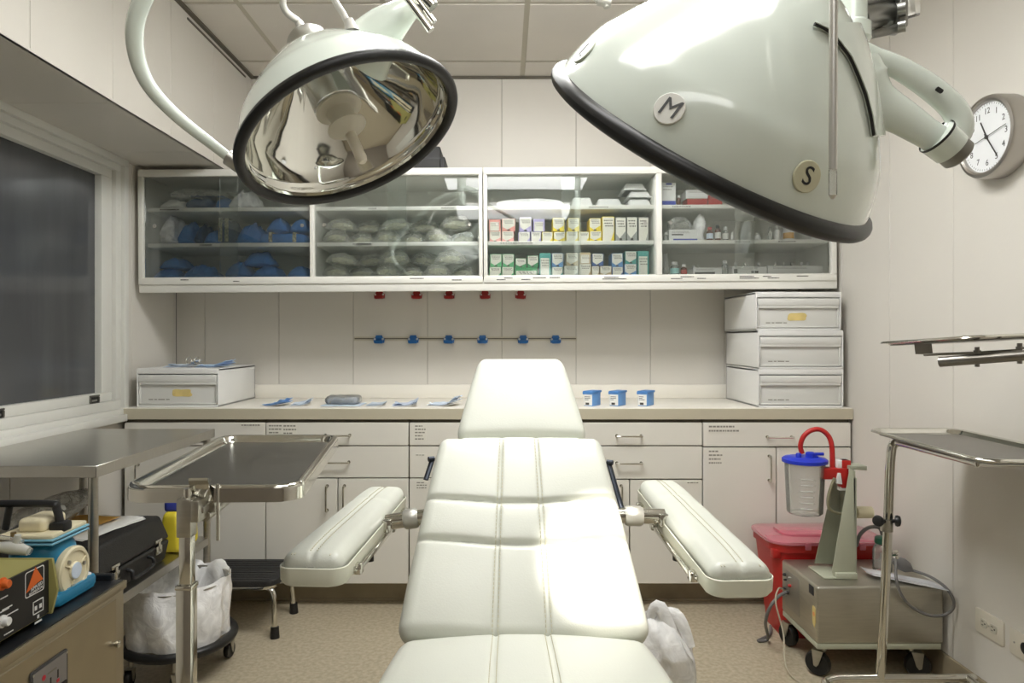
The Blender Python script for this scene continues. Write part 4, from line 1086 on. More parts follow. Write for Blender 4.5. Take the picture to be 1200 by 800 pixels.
# ------------------------------------------------------------------ surgical lamps
PROF = [(1.0,0.0),(0.985,0.06),(0.95,0.16),(0.89,0.29),(0.82,0.38),(0.74,0.475),(0.66,0.56),(0.57,0.65),(0.48,0.73),(0.38,0.81),(0.27,0.88),(0.2,0.91),(0.1,0.925),(0.0,0.93)]
def surgical_lamp(name, label, c, Xd, n, RR, drop):
    Z_ = -Vector(n).normalized(); Xd = Vector(Xd); Xd = (Xd-Z_*Xd.dot(Z_)).normalized(); Y_ = Z_.cross(Xd)
    ML = frame(c, Xd, Y_, Z_)
    t = thing(name, label, 'surgical lamp', c, 'surgical lamps', rot=ML.to_3x3())
    m = MB(); HH = 1.02
    pr = []
    P = [(r, z*HH) for r, z in PROF]
    Q = smooth_path([(r, 0, z) for r, z in P], 4)
    out = [(max(0, q.x)*RR, q.z*RR) for q in Q]
    m.lathe([(RR*0.985, 0.0)]+out, 72, ML); obj('shell', m, lampw, t, angle=60)
    m = MB(); inn = [(max(0, r*0.965-0.004), z-0.010 if z > 0.02 else z+0.001) for r, z in out]
    # facetted mirror
    m.lathe([p for i, p in enumerate(inn) if i % 2 == 0 or i == len(inn)-1], 40, ML); obj('reflector', m, mirror, t, angle=75, normals=False)
    m = MB(); ang = [i/14*2*PI for i in range(14)]
    prof = [(RR*0.996+0.013*math.cos(a), -0.003+0.0135*math.sin(a)) for a in ang]; prof.append(prof[0])
    m.lathe(prof, 84, ML); obj('rim_gasket', m, rubber, t, label='black rubber rim')
    # lamp holder and bulb
    zt_ = RR*0.9
    m = MB(); m.lathe([(0.0,zt_),(0.052,zt_),(0.055,zt_-0.03),(0.058,zt_-drop+0.005),(0.052,zt_-drop),(0,zt_-drop)], 36, ML); hol = obj('lamp_holder', m, mat('frosted_collar', (224,226,226), 0.22, 1.0), t)
    m = MB(); z0 = zt_-drop
    m.lathe([(0.0,z0),(0.056,z0),(0.057,z0-0.006),(0.036,z0-0.009),(0.033,z0-0.012),(0.031,z0-0.042),(0.036,z0-0.048),(0.047,z0-0.053),(0.048,z0-0.058),(0.03,z0-0.072),(0.016,z0-0.078),(0,z0-0.078)], 36, ML); obj('socket', m, gbeige, hol)
    m = MB(); m.lathe([(0.013,z0-0.076),(0.0135,z0-0.09),(0.0135,z0-0.145),(0.011,z0-0.155),(0.008,z0-0.158),(0,z0-0.158)], 24, ML); obj('bulb', m, bulbglass, hol)
    # aluminium cap over the apex
    za = out[-1][1]
    m = MB(); m.lathe([(0.060,za-0.03),(0.056,za+0.014),(0.05,za+0.036),(0.042,za+0.046),(0.02,za+0.05),(0.018,za+0.062),(0,za+0.062)], 36, ML); obj('end_cap', m, alu, t)
    return t, ML, out, za
nL = (0.423,-0.204,-0.878); XdL = (0.905,0.081,0.414)
cL = at(411, 158, 1.634)
lampL, ML, outL, zaL = surgical_lamp('surgical_lamp', 'white dome surgical lamp on the left, open mirrored side showing', cL, XdL, nL, 0.266, 0.16)
nR = Vector((-0.382,0.508,-0.775)); XdR = (0.861,-0.1155,-0.494)
cR = at(833, 166, 1.10)
lampR, MR, outR, zaR = surgical_lamp('surgical_lamp', 'white dome surgical lamp on the right, closed shell with lettered badges', cR, XdR, nR, 0.268, 0.07)

def wtube(m, pts, r, seg=14, **k): m.tube(smooth_path([at(*p) for p in pts], 7), r, seg, **k)
# --- left lamp: C-shaped arm from the rim, bracket, cables, ceiling post
postL = Vector((-0.30, 1.62, 0))
m = MB(); pts = [at(276,190,1.64), at(250,170,1.62), at(205,134,1.58), at(172,96,1.54), at(158,52,1.50), at(164,8,1.47), at(196,-40,1.46), at(262,-80,1.5), at(350,-120,1.56), Vector((-0.30,1.62,2.26))]
sp = smooth_path(pts, 7); m.tube(sp, [0.0115+0.007*min(1, i/30) for i in range(len(sp))], 18); a_l = obj('suspension_arm', m, lampw, lampL)
m = MB(); j = at(276,190,1.64); m.lathe([(0,-0.02),(0.02,-0.02),(0.02,0.012),(0.016,0.02),(0,0.02)], 20, axis_frame(j, (0.7,0.1,-0.5))); obj('pivot_joint', m, alu, lampL)
m = MB(); m.cyl((-0.30,1.62,2.18), (-0.30,1.62,2.57), 0.032, seg=28); m.lathe([(0,0),(0.12,0),(0.12,-0.02),(0.1,-0.045),(0.04,-0.055),(0,-0.055)], 36, Matrix.Translation((-0.30,1.62,2.62))); obj('ceiling_post', m, lampw, lampL)
m = MB(); pts = [at(424,66,1.62), at(450,34,1.58), at(476,12,1.56), at(497,-8,1.58), at(520,-45,1.6), at(500,-110,1.62), Vector((-0.30,1.62,2.30))]
sp = smooth_path(pts, 6); rr = [0.048*(1-min(1, i/13))**1.2+0.027 for i in range(len(sp))]; m.tube(sp, rr, 18); obj('yoke_bracket', m, lampw, lampL)
m = MB(); m.cyl(at(476,-4,1.50), at(505,36,1.50), 0.0085); m.cyl(at(484,-8,1.5), at(509,26,1.5), 0.006); m.cyl(at(497,-4,1.5), at(508,8,1.5), 0.013); m.cyl(at(490,12,1.5), at(498,14,1.53), 0.012); obj('chrome_pivot', m, chrome, lampL)
m = MB(); ap = ML @ Vector((0,0,zaL+0.06)); wtube_p = smooth_path([ap, ap+ML.to_3x3() @ Vector((0,0,0.03)), at(334,12,1.66), at(333,-8,1.64), at(350,-60,1.6), Vector((-0.30,1.60,2.25))], 7); m.tube(wtube_p, 0.0085, 12); m.cyl(ap-ML.to_3x3() @ Vector((0,0,0.01)), ap+ML.to_3x3() @ Vector((0,0,0.03)), 0.014, 0.010); obj('armoured_cable', m, mat('grey_conduit', (196,194,188), 0.4, 0.3), lampL)
m = MB(); m.tube(smooth_path([at(412,38,1.52), at(403,18,1.53), at(388,-10,1.55), at(380,-60,1.58), Vector((-0.30,1.60,2.22))], 6), 0.0075, 12); m.lathe([(0.02,0),(0.014,0.012),(0.009,0.03)], 16, axis_frame(at(412,38,1.52), (-0.1,0,0.5))); obj('support_rod', m, MATS['grey_conduit'], lampL)

# --- right lamp: badges, rod, yoke handle, ceiling post
VIS = []
for i in range(len(outR)-1):
    dr, dz = outR[i+1][0]-outR[i][0], outR[i+1][1]-outR[i][1]
    for s in range(4):
        r = outR[i][0]+dr*s/4; z = outR[i][1]+dz*s/4
        for a in range(0, 720):
            th = math.radians(a/2); p = MR @ Vector((r*math.cos(th), r*math.sin(th), z))
            nn = MR.to_3x3() @ Vector((dz*math.cos(th), dz*math.sin(th), -dr)).normalized()
            if nn.dot(p-Vector((0,0,CZ))) < 0: VIS.append((VX+p.x*F/p.y, VY-(p.z-CZ)*F/p.y, p, nn, th))
def shell_hit(px, py, tol=60):
    b = min(VIS, key=lambda v: (v[0]-px)**2+(v[1]-py)**2); d = (b[0]-px)**2+(b[1]-py)**2
    return (d, b[2], b[3], b[4]) if d < tol else None
def badge(px, py, ch_, rad, face, inkm, rot, it=0.0):
    b = shell_hit(px, py)
    if b is None: return
    _, p, nn, a = b
    tang = MR.to_3x3() @ Vector((-math.sin(a), math.cos(a), 0))
    M_ = frame(p+nn*0.0008, tang, nn.cross(tang), nn)
    m = MB(); m.lathe([(0,0.0),(rad,-0.001),(rad,0.0012),(rad*0.96,0.002),(0,0.0022)], 32, M_); o = obj('badge', m, face, lampR, label='round badge lettered %s' % ch_)
    m = MB(); m.text(ch_, rad*1.65, M_ @ Matrix.Translation((0,0,0.0026)) @ Matrix.Rotation(rot, 4, 'Z'), 0.0006, it); obj('letter', m, inkm, o)
badge(785, 128, 'M', 0.0205, mat('badge_white', (238,238,232), 0.4), mat('badge_ink_grey', (88,90,90), 0.5), 0.1, 0.15)
badge(945, 207, 'S', 0.0205, mat('badge_cream', (206,204,176), 0.4), blackp, 0.0)
badge(686, 60, 'L', 0.0205, mat('badge_pale', (222,228,212), 0.4), blackp, 0.15)
m = MB(); m.use(mat('rod_aluminium', (206,204,198), 0.35, 0.85)).cyl(at(977,-90,0.80), at(976,199,0.80), 0.0048, seg=18); m.use(canister).cyl(at(976,199,0.80), at(976,229,0.80), 0.0046, seg=18); m.use(mat('rod_aluminium', (0,0,0))).tube([at(976,229,0.8), at(976,233,0.8)], [0.0046,0.002], 14); m.tube(smooth_path([at(977,-88,0.80), at(978,-100,0.83), Vector((0.575,1.0,1.80)), Vector((0.578,1.14,1.82))], 5), 0.0052, 12); obj('hanging_rod', m, None, lampR)
yk = MB()
DY = 1.03
def loft(m, pts, seg=20, flat=0.55, up=(0,1,0)):
    P = smooth_path([at(p[0], p[1], p[2] if len(p) > 3 else DY) for p in pts], 6); rr = []
    for i in range(len(pts)-1):
        for k2 in range(6): rr.append((pts[i][-1]*(1-k2/6)+pts[i+1][-1]*k2/6)*DY/F)
    rr.append(pts[-1][-1]*DY/F); m.tube(P, rr, seg, flat=flat, up=up)
loft(yk, [(870,-14,16),(920,14,18),(965,44,19),(1000,58,15),(1028,68,12),(1058,82,14),(1092,104,15.5),(1118,128,16),(1124,149,17),(1110,170,18)])
loft(yk, [(1000,72,30),(1008,98,36),(1028,120,26),(1060,139,21),(1086,156,18),(1110,171,18)])
obj('yoke_handle', yk, lampw, lampR, angle=70)
m = MB(); M_ = axis_frame(at(1098,160,DY), (0.80,0.1,-0.60)); m.use(lampw).lathe([(0,0),(0.026,0.0),(0.0285,0.002),(0.0265,0.030),(0,0.030)], 28, M_); m.use(rubber).lathe([(0.0287,-0.002),(0.0292,0),(0.0287,0.002)], 28, M_); m.use(mat('knurled_grey', (132,130,124), 0.45, 0.7)).lathe([(0.0245,0.03),(0.0245,0.045),(0.021,0.048),(0,0.048)], 28, M_); obj('swivel_knob', m, None, lampR)
m = MB(); m.prism(rrect(0.011, 0.006, 0.002), 0, 0.003, frame(at(1100,106,DY-0.0165), (0.8,0,-0.5), (0.5,0,0.8), (0,-1,0))); obj('slot', m, rubber, lampR)
# saddle plate where the yoke meets the shell, edged by a dark gasket
GK = ((952,30),(966,38),(980,52),(992,70),(1002,90),(1010,112),(1016,138),(1020,160))
rows = []
for (px, py) in GK:
    b = shell_hit(px, py)
    if not b: continue
    ed = px
    while ed < px+120 and shell_hit(ed+2, py, 8): ed += 2
    row = [shell_hit(px+(ed-px)*k/8, py) for k in range(9)]
    if all(row) and ed > px+2: rows.append([h[1]+h[2]*0.0045 for h in row])
if len(rows) > 3:
    m = MB(); n_ = len(rows)-1
    def sad(u, v):
        x = u*n_; i = min(int(x), n_-1); f = x-i; k = v*8; j = min(int(k), 7); g_ = k-j
        A_ = rows[i][j]*(1-g_)+rows[i][j+1]*g_; B_ = rows[i+1][j]*(1-g_)+rows[i+1][j+1]*g_
        return A_*(1-f)+B_*f
    m.sheet(28, 10, sad, 0.007); obj('saddle_plate', m, lampw, lampR, angle=70)
    m = MB(); m.tube(smooth_path([r_[0] for r_ in rows], 4), 0.0022, 8); obj('saddle_gasket', m, rubber, lampR)
# drop tube and pivots above the yoke
m = MB(); m.cyl(at(998,46,1.14), Vector((at(998,0,1.14).x,1.14,2.57)), 0.024, seg=28); px_ = at(998,0,1.14).x; m.lathe([(0,0),(0.12,0),(0.12,-0.02),(0.1,-0.045),(0.04,-0.055),(0,-0.055)], 36, Matrix.Translation((px_,1.14,2.62))); m.lathe([(0.024,0),(0.030,0.006),(0.030,0.03),(0.024,0.036)], 28, Matrix.Translation(at(998,52,1.14))); obj('ceiling_post', m, lampw, lampR)
m = MB(); m.cyl(at(1004,24,1.16), at(1040,17,1.2), 0.022, seg=24); m.cyl(at(1000,2,1.16), at(1052,-6,1.2), 0.016, seg=20); m.box(-0.008, 0.008, -0.02, 0.02, -0.04, 0.06, 0.004, M=Matrix.Translation(at(1052,10,1.19))); m.cyl(at(1022,40,1.18), at(1054,33,1.18), 0.008); m.lathe([(0,0),(0.012,0),(0.012,0.012),(0,0.012)], 16, axis_frame(at(1052,12,1.17), (0.8,-0.5,0))); m.lathe([(0,0),(0.01,0),(0.01,0.012),(0,0.012)], 16, axis_frame(at(1052,32,1.17), (0.8,-0.5,0))); obj('pivot_linkage', m, mat('grey_steel', (150,150,146), 0.3, 0.9), lampR)
m = MB(); m.lathe([(0,0),(0.02,0),(0.02,0.016),(0,0.016)], 20, axis_frame(at(1063,8,1.19), (0.7,-0.7,0))); obj('clear_knob', m, canister, lampR)
# chrome clamp hanging between the lamps
m = MB(); m.cyl(at(700,1,1.5), at(716,4,1.5), 0.010); m.cyl(at(709,-4,1.5), at(711,9,1.5), 0.007); m.tube(smooth_path([at(704,0,1.5), at(690,-14,1.51), at(640,-40,1.55), at(520,-90,1.6), Vector((-0.30,1.62,2.32))], 6), 0.012, 12); obj('spring_arm', m, MATS['grey_conduit'], lampL)
# the lit bulb of the right lamp shines on the chair back
ld = bpy.data.lights.new('lamp_beam', 'SPOT'); ld.energy = 50; ld.spot_size = math.radians(21); ld.spot_blend = 0.35; ld.shadow_soft_size = 0.02; ld.color = (1.0, 0.95, 0.86)
lo = bpy.data.objects.new('lamp_beam', ld); COL.objects.link(lo)
pos = MR @ Vector((0,0,-0.002)); tgt = at(716, 650, 1.66); lo.location = pos; lo.rotation_euler = (tgt-pos).to_track_quat('-Z', 'Y').to_euler()
# ------------------------------------------------------------------ helpers for castors
def castor(m_fork, m_wheel, x, y, ztop, R_, ang, w=0.022):
    """a swivel castor: stem and fork in one builder, wheel in the other"""
    D = Vector((math.cos(ang), math.sin(ang), 0)); S = Vector((-D.y, D.x, 0)); c = Vector((x, y, R_+0.002))+D*R_*0.45
    m_fork.cyl((x, y, ztop), (x, y, 2*R_+0.008), 0.008)
    for s in (-1, 1):
        o = S*(s*(w/2+0.004))
        m_fork.prism([(-R_*0.55, R_*1.12), (R_*0.35, R_*1.12), (R_*0.2, -0.006), (-R_*0.02, -0.010), (-R_*0.2, 0.0)], -0.0015, 0.0015, frame(c+o, D, (0,0,1), S))
    m_fork.box(-R_*0.55, R_*0.35, -w/2-0.005, w/2+0.005, R_*1.08, R_*1.16, 0.001, M=frame(c, D, S, (0,0,1)))
    m_wheel.lathe([(0,-w*0.4),(R_*0.5,-w*0.4),(R_*0.62,-w/2),(R_*0.9,-w/2),(R_,-w*0.28),(R_,w*0.28),(R_*0.9,w/2),(R_*0.62,w/2),(R_*0.5,w*0.4),(0,w*0.4)], 28, axis_frame(c, S))
def castors(root, spots, ztop, R_, w=0.022, wm=None):
    for (x, y, a) in spots:
        f, wh = MB(), MB(); castor(f, wh, x, y, ztop, R_, a, w)
        o = obj('castor', f, steel, root); obj('wheel', wh, wm or rubber, o)

def tray_mesh(m, w, l, r, depth, M, rim=0.010):
    """pressed steel tray with rolled rim; top of rim at z = 0"""
    prof = [(rim+0.006, -depth*0.45), (rim+0.006, -0.006), (rim+0.003, -0.001), (rim-0.002, 0.0), (0.0, -0.004), (-0.004, -depth+0.004), (-0.010, -depth)]
    loops = []
    for off, z in prof:
        pts = rrect(w+2*off, l+2*off, max(0.004, r+off), 8); loops.append([m.bm.verts.new(M @ Vector((p[0], p[1], z))) for p in pts])
    n = len(loops[0]); fs = []
    for A_, B_ in zip(loops, loops[1:]):
        for i in range(n): fs.append(m.bm.faces.new((A_[i], A_[(i+1)%n], B_[(i+1)%n], B_[i])))
    m._fin(fs); return loops[-1]

# ------------------------------------------------------------------ left instrument stand
t = thing('instrument_stand', 'steel instrument stand with grey tray left of the chair', 'instrument stand', (-0.555, 1.22, 0))
MT_ = frame(((xat(153,1.2)+xat(350,1.2))/2-0.052, 1.525, zat(572,1.2)+0.004), (1,0.03,0), (-0.13,1,0), (0,0,1))
m = MB(); bot = tray_mesh(m, 0.285, 0.615, 0.035, 0.018, MT_); tr = obj('tray', m, chrome, t, angle=60)
m = MB(); pts = rrect(0.285-0.018, 0.615-0.018, 0.027, 8); m.prism(pts, -0.020, -0.0175, MT_); obj('tray_floor', m, tray_in, tr)
m = MB(); pts = [MT_ @ Vector((p[0], p[1], -0.030)) for p in rrect(0.318, 0.648, 0.05, 10)]
for i in range(len(pts)): pass
lo_ = [m.bm.verts.new(p) for p in pts]; up_ = [m.bm.verts.new(p+Vector((0,0,0.022))) for p in pts]
pin = [MT_ @ Vector((p[0], p[1], -0.030)) for p in rrect(0.312, 0.642, 0.047, 10)]
li = [m.bm.verts.new(p) for p in pin]; ui = [m.bm.verts.new(p+Vector((0,0,0.022))) for p in pin]
n = len(pts); fs = []
for A_, B_ in ((lo_, up_), (up_, ui), (ui, li), (li, lo_)):
    for i in range(n): fs.append(m.bm.faces.new((A_[i], A_[(i+1)%n], B_[(i+1)%n], B_[i])))
m._fin(fs); obj('tray_frame', m, chrome, t, angle=60)
PX, PY = xat(214, 1.17), 1.185
def sq(m, x, y, w, z0, z1, d=None): m.box(x-w/2, x+w/2, y-(d or w)/2, y+(d or w)/2, z0, z1, 0.003)
m = MB(); sq(m, PX, PY, 0.027, 0.06, zat(690,1.165)); sq(m, PX, PY, 0.030, zat(694,1.165), zat(688,1.165)); obj('outer_post', m, chrome, t)
m = MB(); sq(m, PX+0.001, PY, 0.021, zat(700,1.165), zat(625,1.165)); obj('inner_post', m, chrome, t)
zt2_ = MT_.translation.z
m = MB(); sq(m, PX, PY, 0.026, zat(632,1.165), zat(586,1.165)); m.box(PX+0.010, PX+0.026, PY-0.012, PY+0.05, zat(628,1.165)+0.02, zat(588,1.165), 0.003); m.tube([(PX+0.022,PY+0.02,zat(612,1.165)),(PX+0.022,PY+0.22,zt2_-0.040)], 0.010, 10); obj('head_block', m, steel, t)
m = MB(); m.cyl((PX+0.001, PY, zat(586,1.165)), (PX+0.001, PY, zat(575,1.165)), 0.0068); m.cyl((PX+0.046, PY+0.02, zat(640,1.17)), (PX+0.046, PY+0.02, zat(572,1.17)), 0.003, seg=10); obj('adjusting_pin', m, chrome, t)
m = MB(); zt2 = MT_.translation.z
m.sheet(10, 3, lambda u, v: (PX+0.012+(v-0.5)*0.034+0.012*u, PY+0.035-0.05*math.sin(PI*min(1,u*1.15))*0.55-(0.0 if u < 0.5 else (u-0.5)*0.03), zt2+0.004+0.012*math.sin(PI*u)-max(0, u-0.35)*0.08), 0.0025); obj('spring_clip', m, chrome, t)
m = MB(); m.box(PX-0.01, PX+0.03, PY, PY+0.5, zt2-0.045, zt2-0.033, 0.003); obj('tray_arm', m, steel, t)
m = MB(); m.tube([(PX, PY, 0.075), (PX, PY+0.45, 0.075)], 0.018, 12); m.tube([(PX-0.2, PY, 0.075), (PX+0.2, PY, 0.075)], 0.018, 12); m.tube([(PX-0.2, PY+0.45, 0.075), (PX+0.15, PY+0.45, 0.075)], 0.016, 12); obj('base', m, chrome, t)
castors(t, [(PX-0.19, PY, 0.3), (PX+0.19, PY, 0.3), (PX-0.19, PY+0.45, 0.8), (PX+0.14, PY+0.45, 0.8)], 0.07, 0.022)

# ------------------------------------------------------------------ steel side table with lower shelf
TX0, TX1, TY0, TY1, TZ = -1.715, -1.172, 1.965, 2.77, 0.862
t = thing('steel_table', 'stainless steel table with a lower shelf under the window', 'table', ((TX0+TX1)/2, (TY0+TY1)/2, 0))
m = MB(); m.box(TX0, TX1, TY0, TY1, TZ-0.003, TZ, 0.001, 1)
m.box(TX0, TX1, TY0, TY0+0.003, TZ-0.034, TZ-0.001, 0.001, 1); m.box(TX1-0.003, TX1, TY0, TY1, TZ-0.034, TZ-0.001, 0.001, 1); m.box(TX0, TX0+0.003, TY0, TY1, TZ-0.034, TZ-0.001); m.box(TX0, TX1, TY1-0.003, TY1, TZ-0.034, TZ-0.001)
obj('table_top', m, steel_h, t)
for (x, y) in ((TX0+0.025, TY0+0.025), (TX1-0.022, TY0+0.022), (TX0+0.025, TY1-0.025), (TX1-0.022, TY1-0.022)):
    m = MB(); m.cyl((x, y, 0.012), (x, y, TZ-0.004), 0.0135, seg=20); m.use(rubber); m.cyl((x, y, 0.0), (x, y, 0.03), 0.017, seg=16); m.mats = [steel, rubber]
    for f_ in m.bm.faces: pass
    obj('leg', m, None, t)
m = MB(); SZ = 0.432; m.box(TX0+0.01, TX1-0.012, TY0+0.02, TY1-0.02, SZ-0.003, SZ, 0.001, 1); m.box(TX1-0.015, TX1-0.012, TY0+0.02, TY1-0.02, SZ-0.03, SZ-0.001); m.box(TX0+0.01, TX1-0.012, TY0+0.02, TY0+0.023, SZ-0.03, SZ-0.001)
obj('lower_shelf', m, steel_h, t)
m = MB(); m.tube([(TX1-0.03, TY1-0.022, 0.815), (TX0+0.03, TY1-0.022, 0.815)], 0.006, 8); obj('stretcher', m, steel, t)

# black instrument case on the lower shelf, papers on top
t = thing('instrument_case', 'black latched case on the lower shelf of the steel table', 'case', (-1.4, 2.26, SZ))
CX0, CX1, CY0, CY1 = -1.60, -1.205, 2.03, 2.47; zb0, zs0, zt0 = SZ+0.001, SZ+0.075, SZ+0.165
def case_part(m, z0, z1, ia, ib):
    P = [(CX0, CY0), (CX1, CY0), (CX1, CY1), (CX0, CY1)]; cxm, cym = (CX0+CX1)/2, (CY0+CY1)/2
    m.rbox(CX1-CX0, CY1-CY0, z1-z0, 0.012, (3,3,2), lambda x,y,z: (x*(1-(ia+(ib-ia)*(z/(z1-z0)+0.5))), y*(1-(ia+(ib-ia)*(z/(z1-z0)+0.5))), z), Matrix.Translation((cxm, cym, (z0+z1)/2)))
m = MB(); case_part(m, zb0, zs0, 0.06, 0.0); obj('case_bottom', m, blackv, t)
m = MB(); case_part(m, zs0+0.002, zt0, 0.0, 0.12); lid = obj('case_lid', m, blackv, t)
for y in (2.12, 2.385):
    m = MB(); m.box(CX1-0.006, CX1+0.004, y-0.02, y+0.02, zs0-0.03, zs0-0.002, 0.002); m.box(CX1-0.008, CX1+0.003, y-0.022, y+0.022, zs0+0.008, zs0+0.02, 0.002); m.box(CX1, CX1+0.006, y-0.007, y+0.007, zs0-0.022, zs0+0.014, 0.002); obj('latch', m, chrome, t)
m = MB(); m.tube(smooth_path([(CX1-0.004,2.19,zs0-0.02),(CX1+0.014,2.19,zs0-0.026),(CX1+0.016,2.20,zs0-0.05),(CX1+0.016,2.31,zs0-0.05),(CX1+0.014,2.32,zs0-0.026),(CX1-0.004,2.32,zs0-0.02)], 4), 0.006, 10); obj('carry_handle', m, blackp, t)
def papers(x, y, w, l, z, rz, mt, label, cat, name, n=1, tilt=0.0):
    t = thing(name, label, cat, (x, y, z)); M_ = Matrix.Translation((x, y, z)) @ Matrix.Rotation(rz, 4, 'Z')
    m = MB()
    for i in range(n):
        a = i*0.06
        m.sheet(8, 8, lambda u, v: M_ @ (Matrix.Rotation(a, 3, 'Z') @ Vector(((u-0.5)*w, (v-0.5)*l, 0.0014+i*0.0014+0.006*max(0, nz((u*3, v*3, i+x))))) ), 0.0010)
    obj('sheet', m, mt, t); return t
papers(-1.37, 2.27, 0.19, 0.27, zt0+0.001, -0.22, white, 'white paper sheets on the black latched case', 'papers', 'paper_sheet', 3)
papers(-1.42, 2.25, 0.16, 0.25, zt0+0.013, -0.12, manila, 'orange-yellow envelope on the white sheets on the black case', 'envelope', 'envelope')
t = thing('plastic_sleeve', 'crumpled clear plastic sleeve behind the near table leg', 'bag', (-1.5, 2.2, zt0+0.02))
m = MB(); m.rbox(0.14, 0.30, 0.06, 0.028, (8,12,3), lambda x,y,z: (x+0.02*nz((y*9,z*9,1)), y, z+0.02*nz((x*12,y*12,4))+0.10*(y+0.15)), Matrix.Translation((-1.475, 2.24, zt0+0.052))); obj('film', m, clear, t)
t = thing('yellow_pack', 'yellow and blue printed pack at the far end of the lower shelf', 'pack', (-1.235, 2.62, SZ))
m = MB(); m.rbox(0.085, 0.16, 0.15, 0.02, (5,6,6), lambda x,y,z: (x*(1-0.4*(z/0.15+0.5)**2), y, z), Matrix.Translation((-1.235, 2.60, SZ+0.077))); obj('bag_body', m, yellow, t)
m = MB(); m.rbox(0.06, 0.12, 0.05, 0.015, (4,5,2), None, Matrix.Translation((-1.237, 2.60, SZ+0.172))); obj('printed_top', m, bluepk, t)

# ------------------------------------------------------------------ kick bucket with liner on a rolling ring
bx, by = xat(214, 2.55), 2.53
t = thing('kick_bucket', 'steel bucket with white liner on a black-bumpered rolling ring', 'waste bucket', (bx, by, 0))
m = MB(); pr = [(0,0.10),(0.13,0.10),(0.14,0.11),(0.165,0.33),(0.170,0.333),(0.170,0.336),(0.162,0.335),(0.136,0.118),(0,0.115)]; m.lathe(pr, 40, Matrix.Translation((bx,by,0))); obj('bucket', m, steel, t)
m = MB()
def liner_pt(u, v):
    a = u*2*PI; ruf = nz((math.cos(a)*2.2, math.sin(a)*2.2, v*2.0)); ruf2 = nz((math.cos(a)*7, math.sin(a)*7, v*4+3))
    if v < 0.35:
        q = v/0.35; r = 0.12+0.042*q; z = 0.16+0.19*q
    else:
        q = (v-0.35)/0.65; r = 0.168+0.012*math.sin(PI*q)+0.004*q; z = 0.352-0.215*q
    r += 0.010*ruf2+0.016*ruf*(1 if v > 0.3 else 0.3); z += 0.022*nz((math.cos(a)*3, math.sin(a)*3, 7))*(1 if 0.2 < v < 0.5 else 0.5)+0.006*ruf2
    return (bx+r*math.cos(a), by+r*math.sin(a), z)
g = [[m.bm.verts.new(liner_pt(i/64, j/22)) for j in range(23)] for i in range(64)]
m._fin([m.bm.faces.new((g[i][j], g[(i+1)%64][j], g[(i+1)%64][j+1], g[i][j+1])) for i in range(64) for j in range(22)]); obj('liner', m, bagm, t, angle=70, normals=False)
m = MB(); m.tube([(bx+0.186*math.cos(a), by+0.186*math.sin(a), 0.125) for a in [i/48*2*PI for i in range(48)]], 0.0165, 12, closed=True, up=(0,0,1)); obj('bumper_ring', m, rubber, t)
m = MB(); m.lathe([(0.15,0.118),(0.178,0.118),(0.178,0.132),(0.165,0.134)], 40, Matrix.Translation((bx,by,0)))
for a in (0.5, 2.07, 3.64, 5.21): m.cyl((bx,by,0.1), (bx+0.17*math.cos(a), by+0.17*math.sin(a), 0.112), 0.006)
obj('ring_frame', m, steel, t)
castors(t, [(bx+0.165*math.cos(a), by+0.165*math.sin(a), a+0.9) for a in (0.55, 2.1, 3.9, 5.05)], 0.115, 0.03, 0.02)

# ------------------------------------------------------------------ step stool
t = thing('step_stool', 'black-topped chrome step stool beside the liner bucket', 'step stool', (-1.115, 2.93, 0))
m = MB(); M_ = Matrix.Translation((-1.115, 2.93, 0)); m.prism(rrect(0.37, 0.28, 0.05), 0.212, 0.236, M_, 0.006)
for i in range(9): m.box(-1.115-0.15, -1.115+0.15, 2.81+i*0.028, 2.82+i*0.028, 0.2355, 0.2385, 0.001, 1)
obj('tread', m, mat('ribbed_black_rubber', (34,33,32), 0.75, bump=0.3, bscale=180), t)
m = MB(); m.prism(rrect(0.34, 0.25, 0.045), 0.195, 0.214, M_, 0.004); obj('frame', m, chrome, t)
for (sx, sy) in ((-1,-1), (1,-1), (-1,1), (1,1)):
    x, y = -1.115+sx*0.13, 2.93+sy*0.10
    m = MB(); m.tube(smooth_path([(x-sx*0.03, y, 0.204), (x+sx*0.015, y+sy*0.004, 0.195), (x+sx*0.036, y+sy*0.012, 0.165), (x+sx*0.042, y+sy*0.022, 0.09), (x+sx*0.046, y+sy*0.026, 0.02)], 5), 0.0115, 14); o = obj('leg', m, chrome, t)
    m = MB(); m.cyl((x+sx*0.0455, y+sy*0.025, 0.045), (x+sx*0.047, y+sy*0.028, 0.0), 0.0165, 0.019); obj('foot', m, rubber, o)

# ------------------------------------------------------------------ equipment cart with devices
KX0, KX1, KY0, KY1, KZ = -1.50, -1.0, 1.14, 1.81, 0.592
t = thing('equipment_cart', 'steel equipment cart with black top at the lower left', 'cart', ((KX0+KX1)/2, (KY0+KY1)/2, 0))
m = MB(); m.box(KX0, KX1-0.006, KY0, KY1, 0.10, KZ-0.012, 0.004); obj('body', m, cart_steel, t)
m = MB(); m.use(cart_steel).box(KX0-0.004, KX1, KY0-0.004, KY1+0.004, KZ-0.024, KZ-0.003, 0.002); m.use(blackcoat).box(KX0+0.004, KX1-0.006, KY0+0.004, KY1-0.004, KZ-0.004, KZ, 0.001); m.use(blackcoat).box(KX0, KX1-0.03, KY1-0.016, KY1+0.002, KZ-0.004, KZ+0.016, 0.003)
obj('top', m, None, t)
m = MB(); m.box(KX1-0.007, KX1-0.003, KY0+0.03, KY1-0.04, 0.12, KZ-0.035, 0.002, 1); dr = obj('door', m, cart_steel, t)
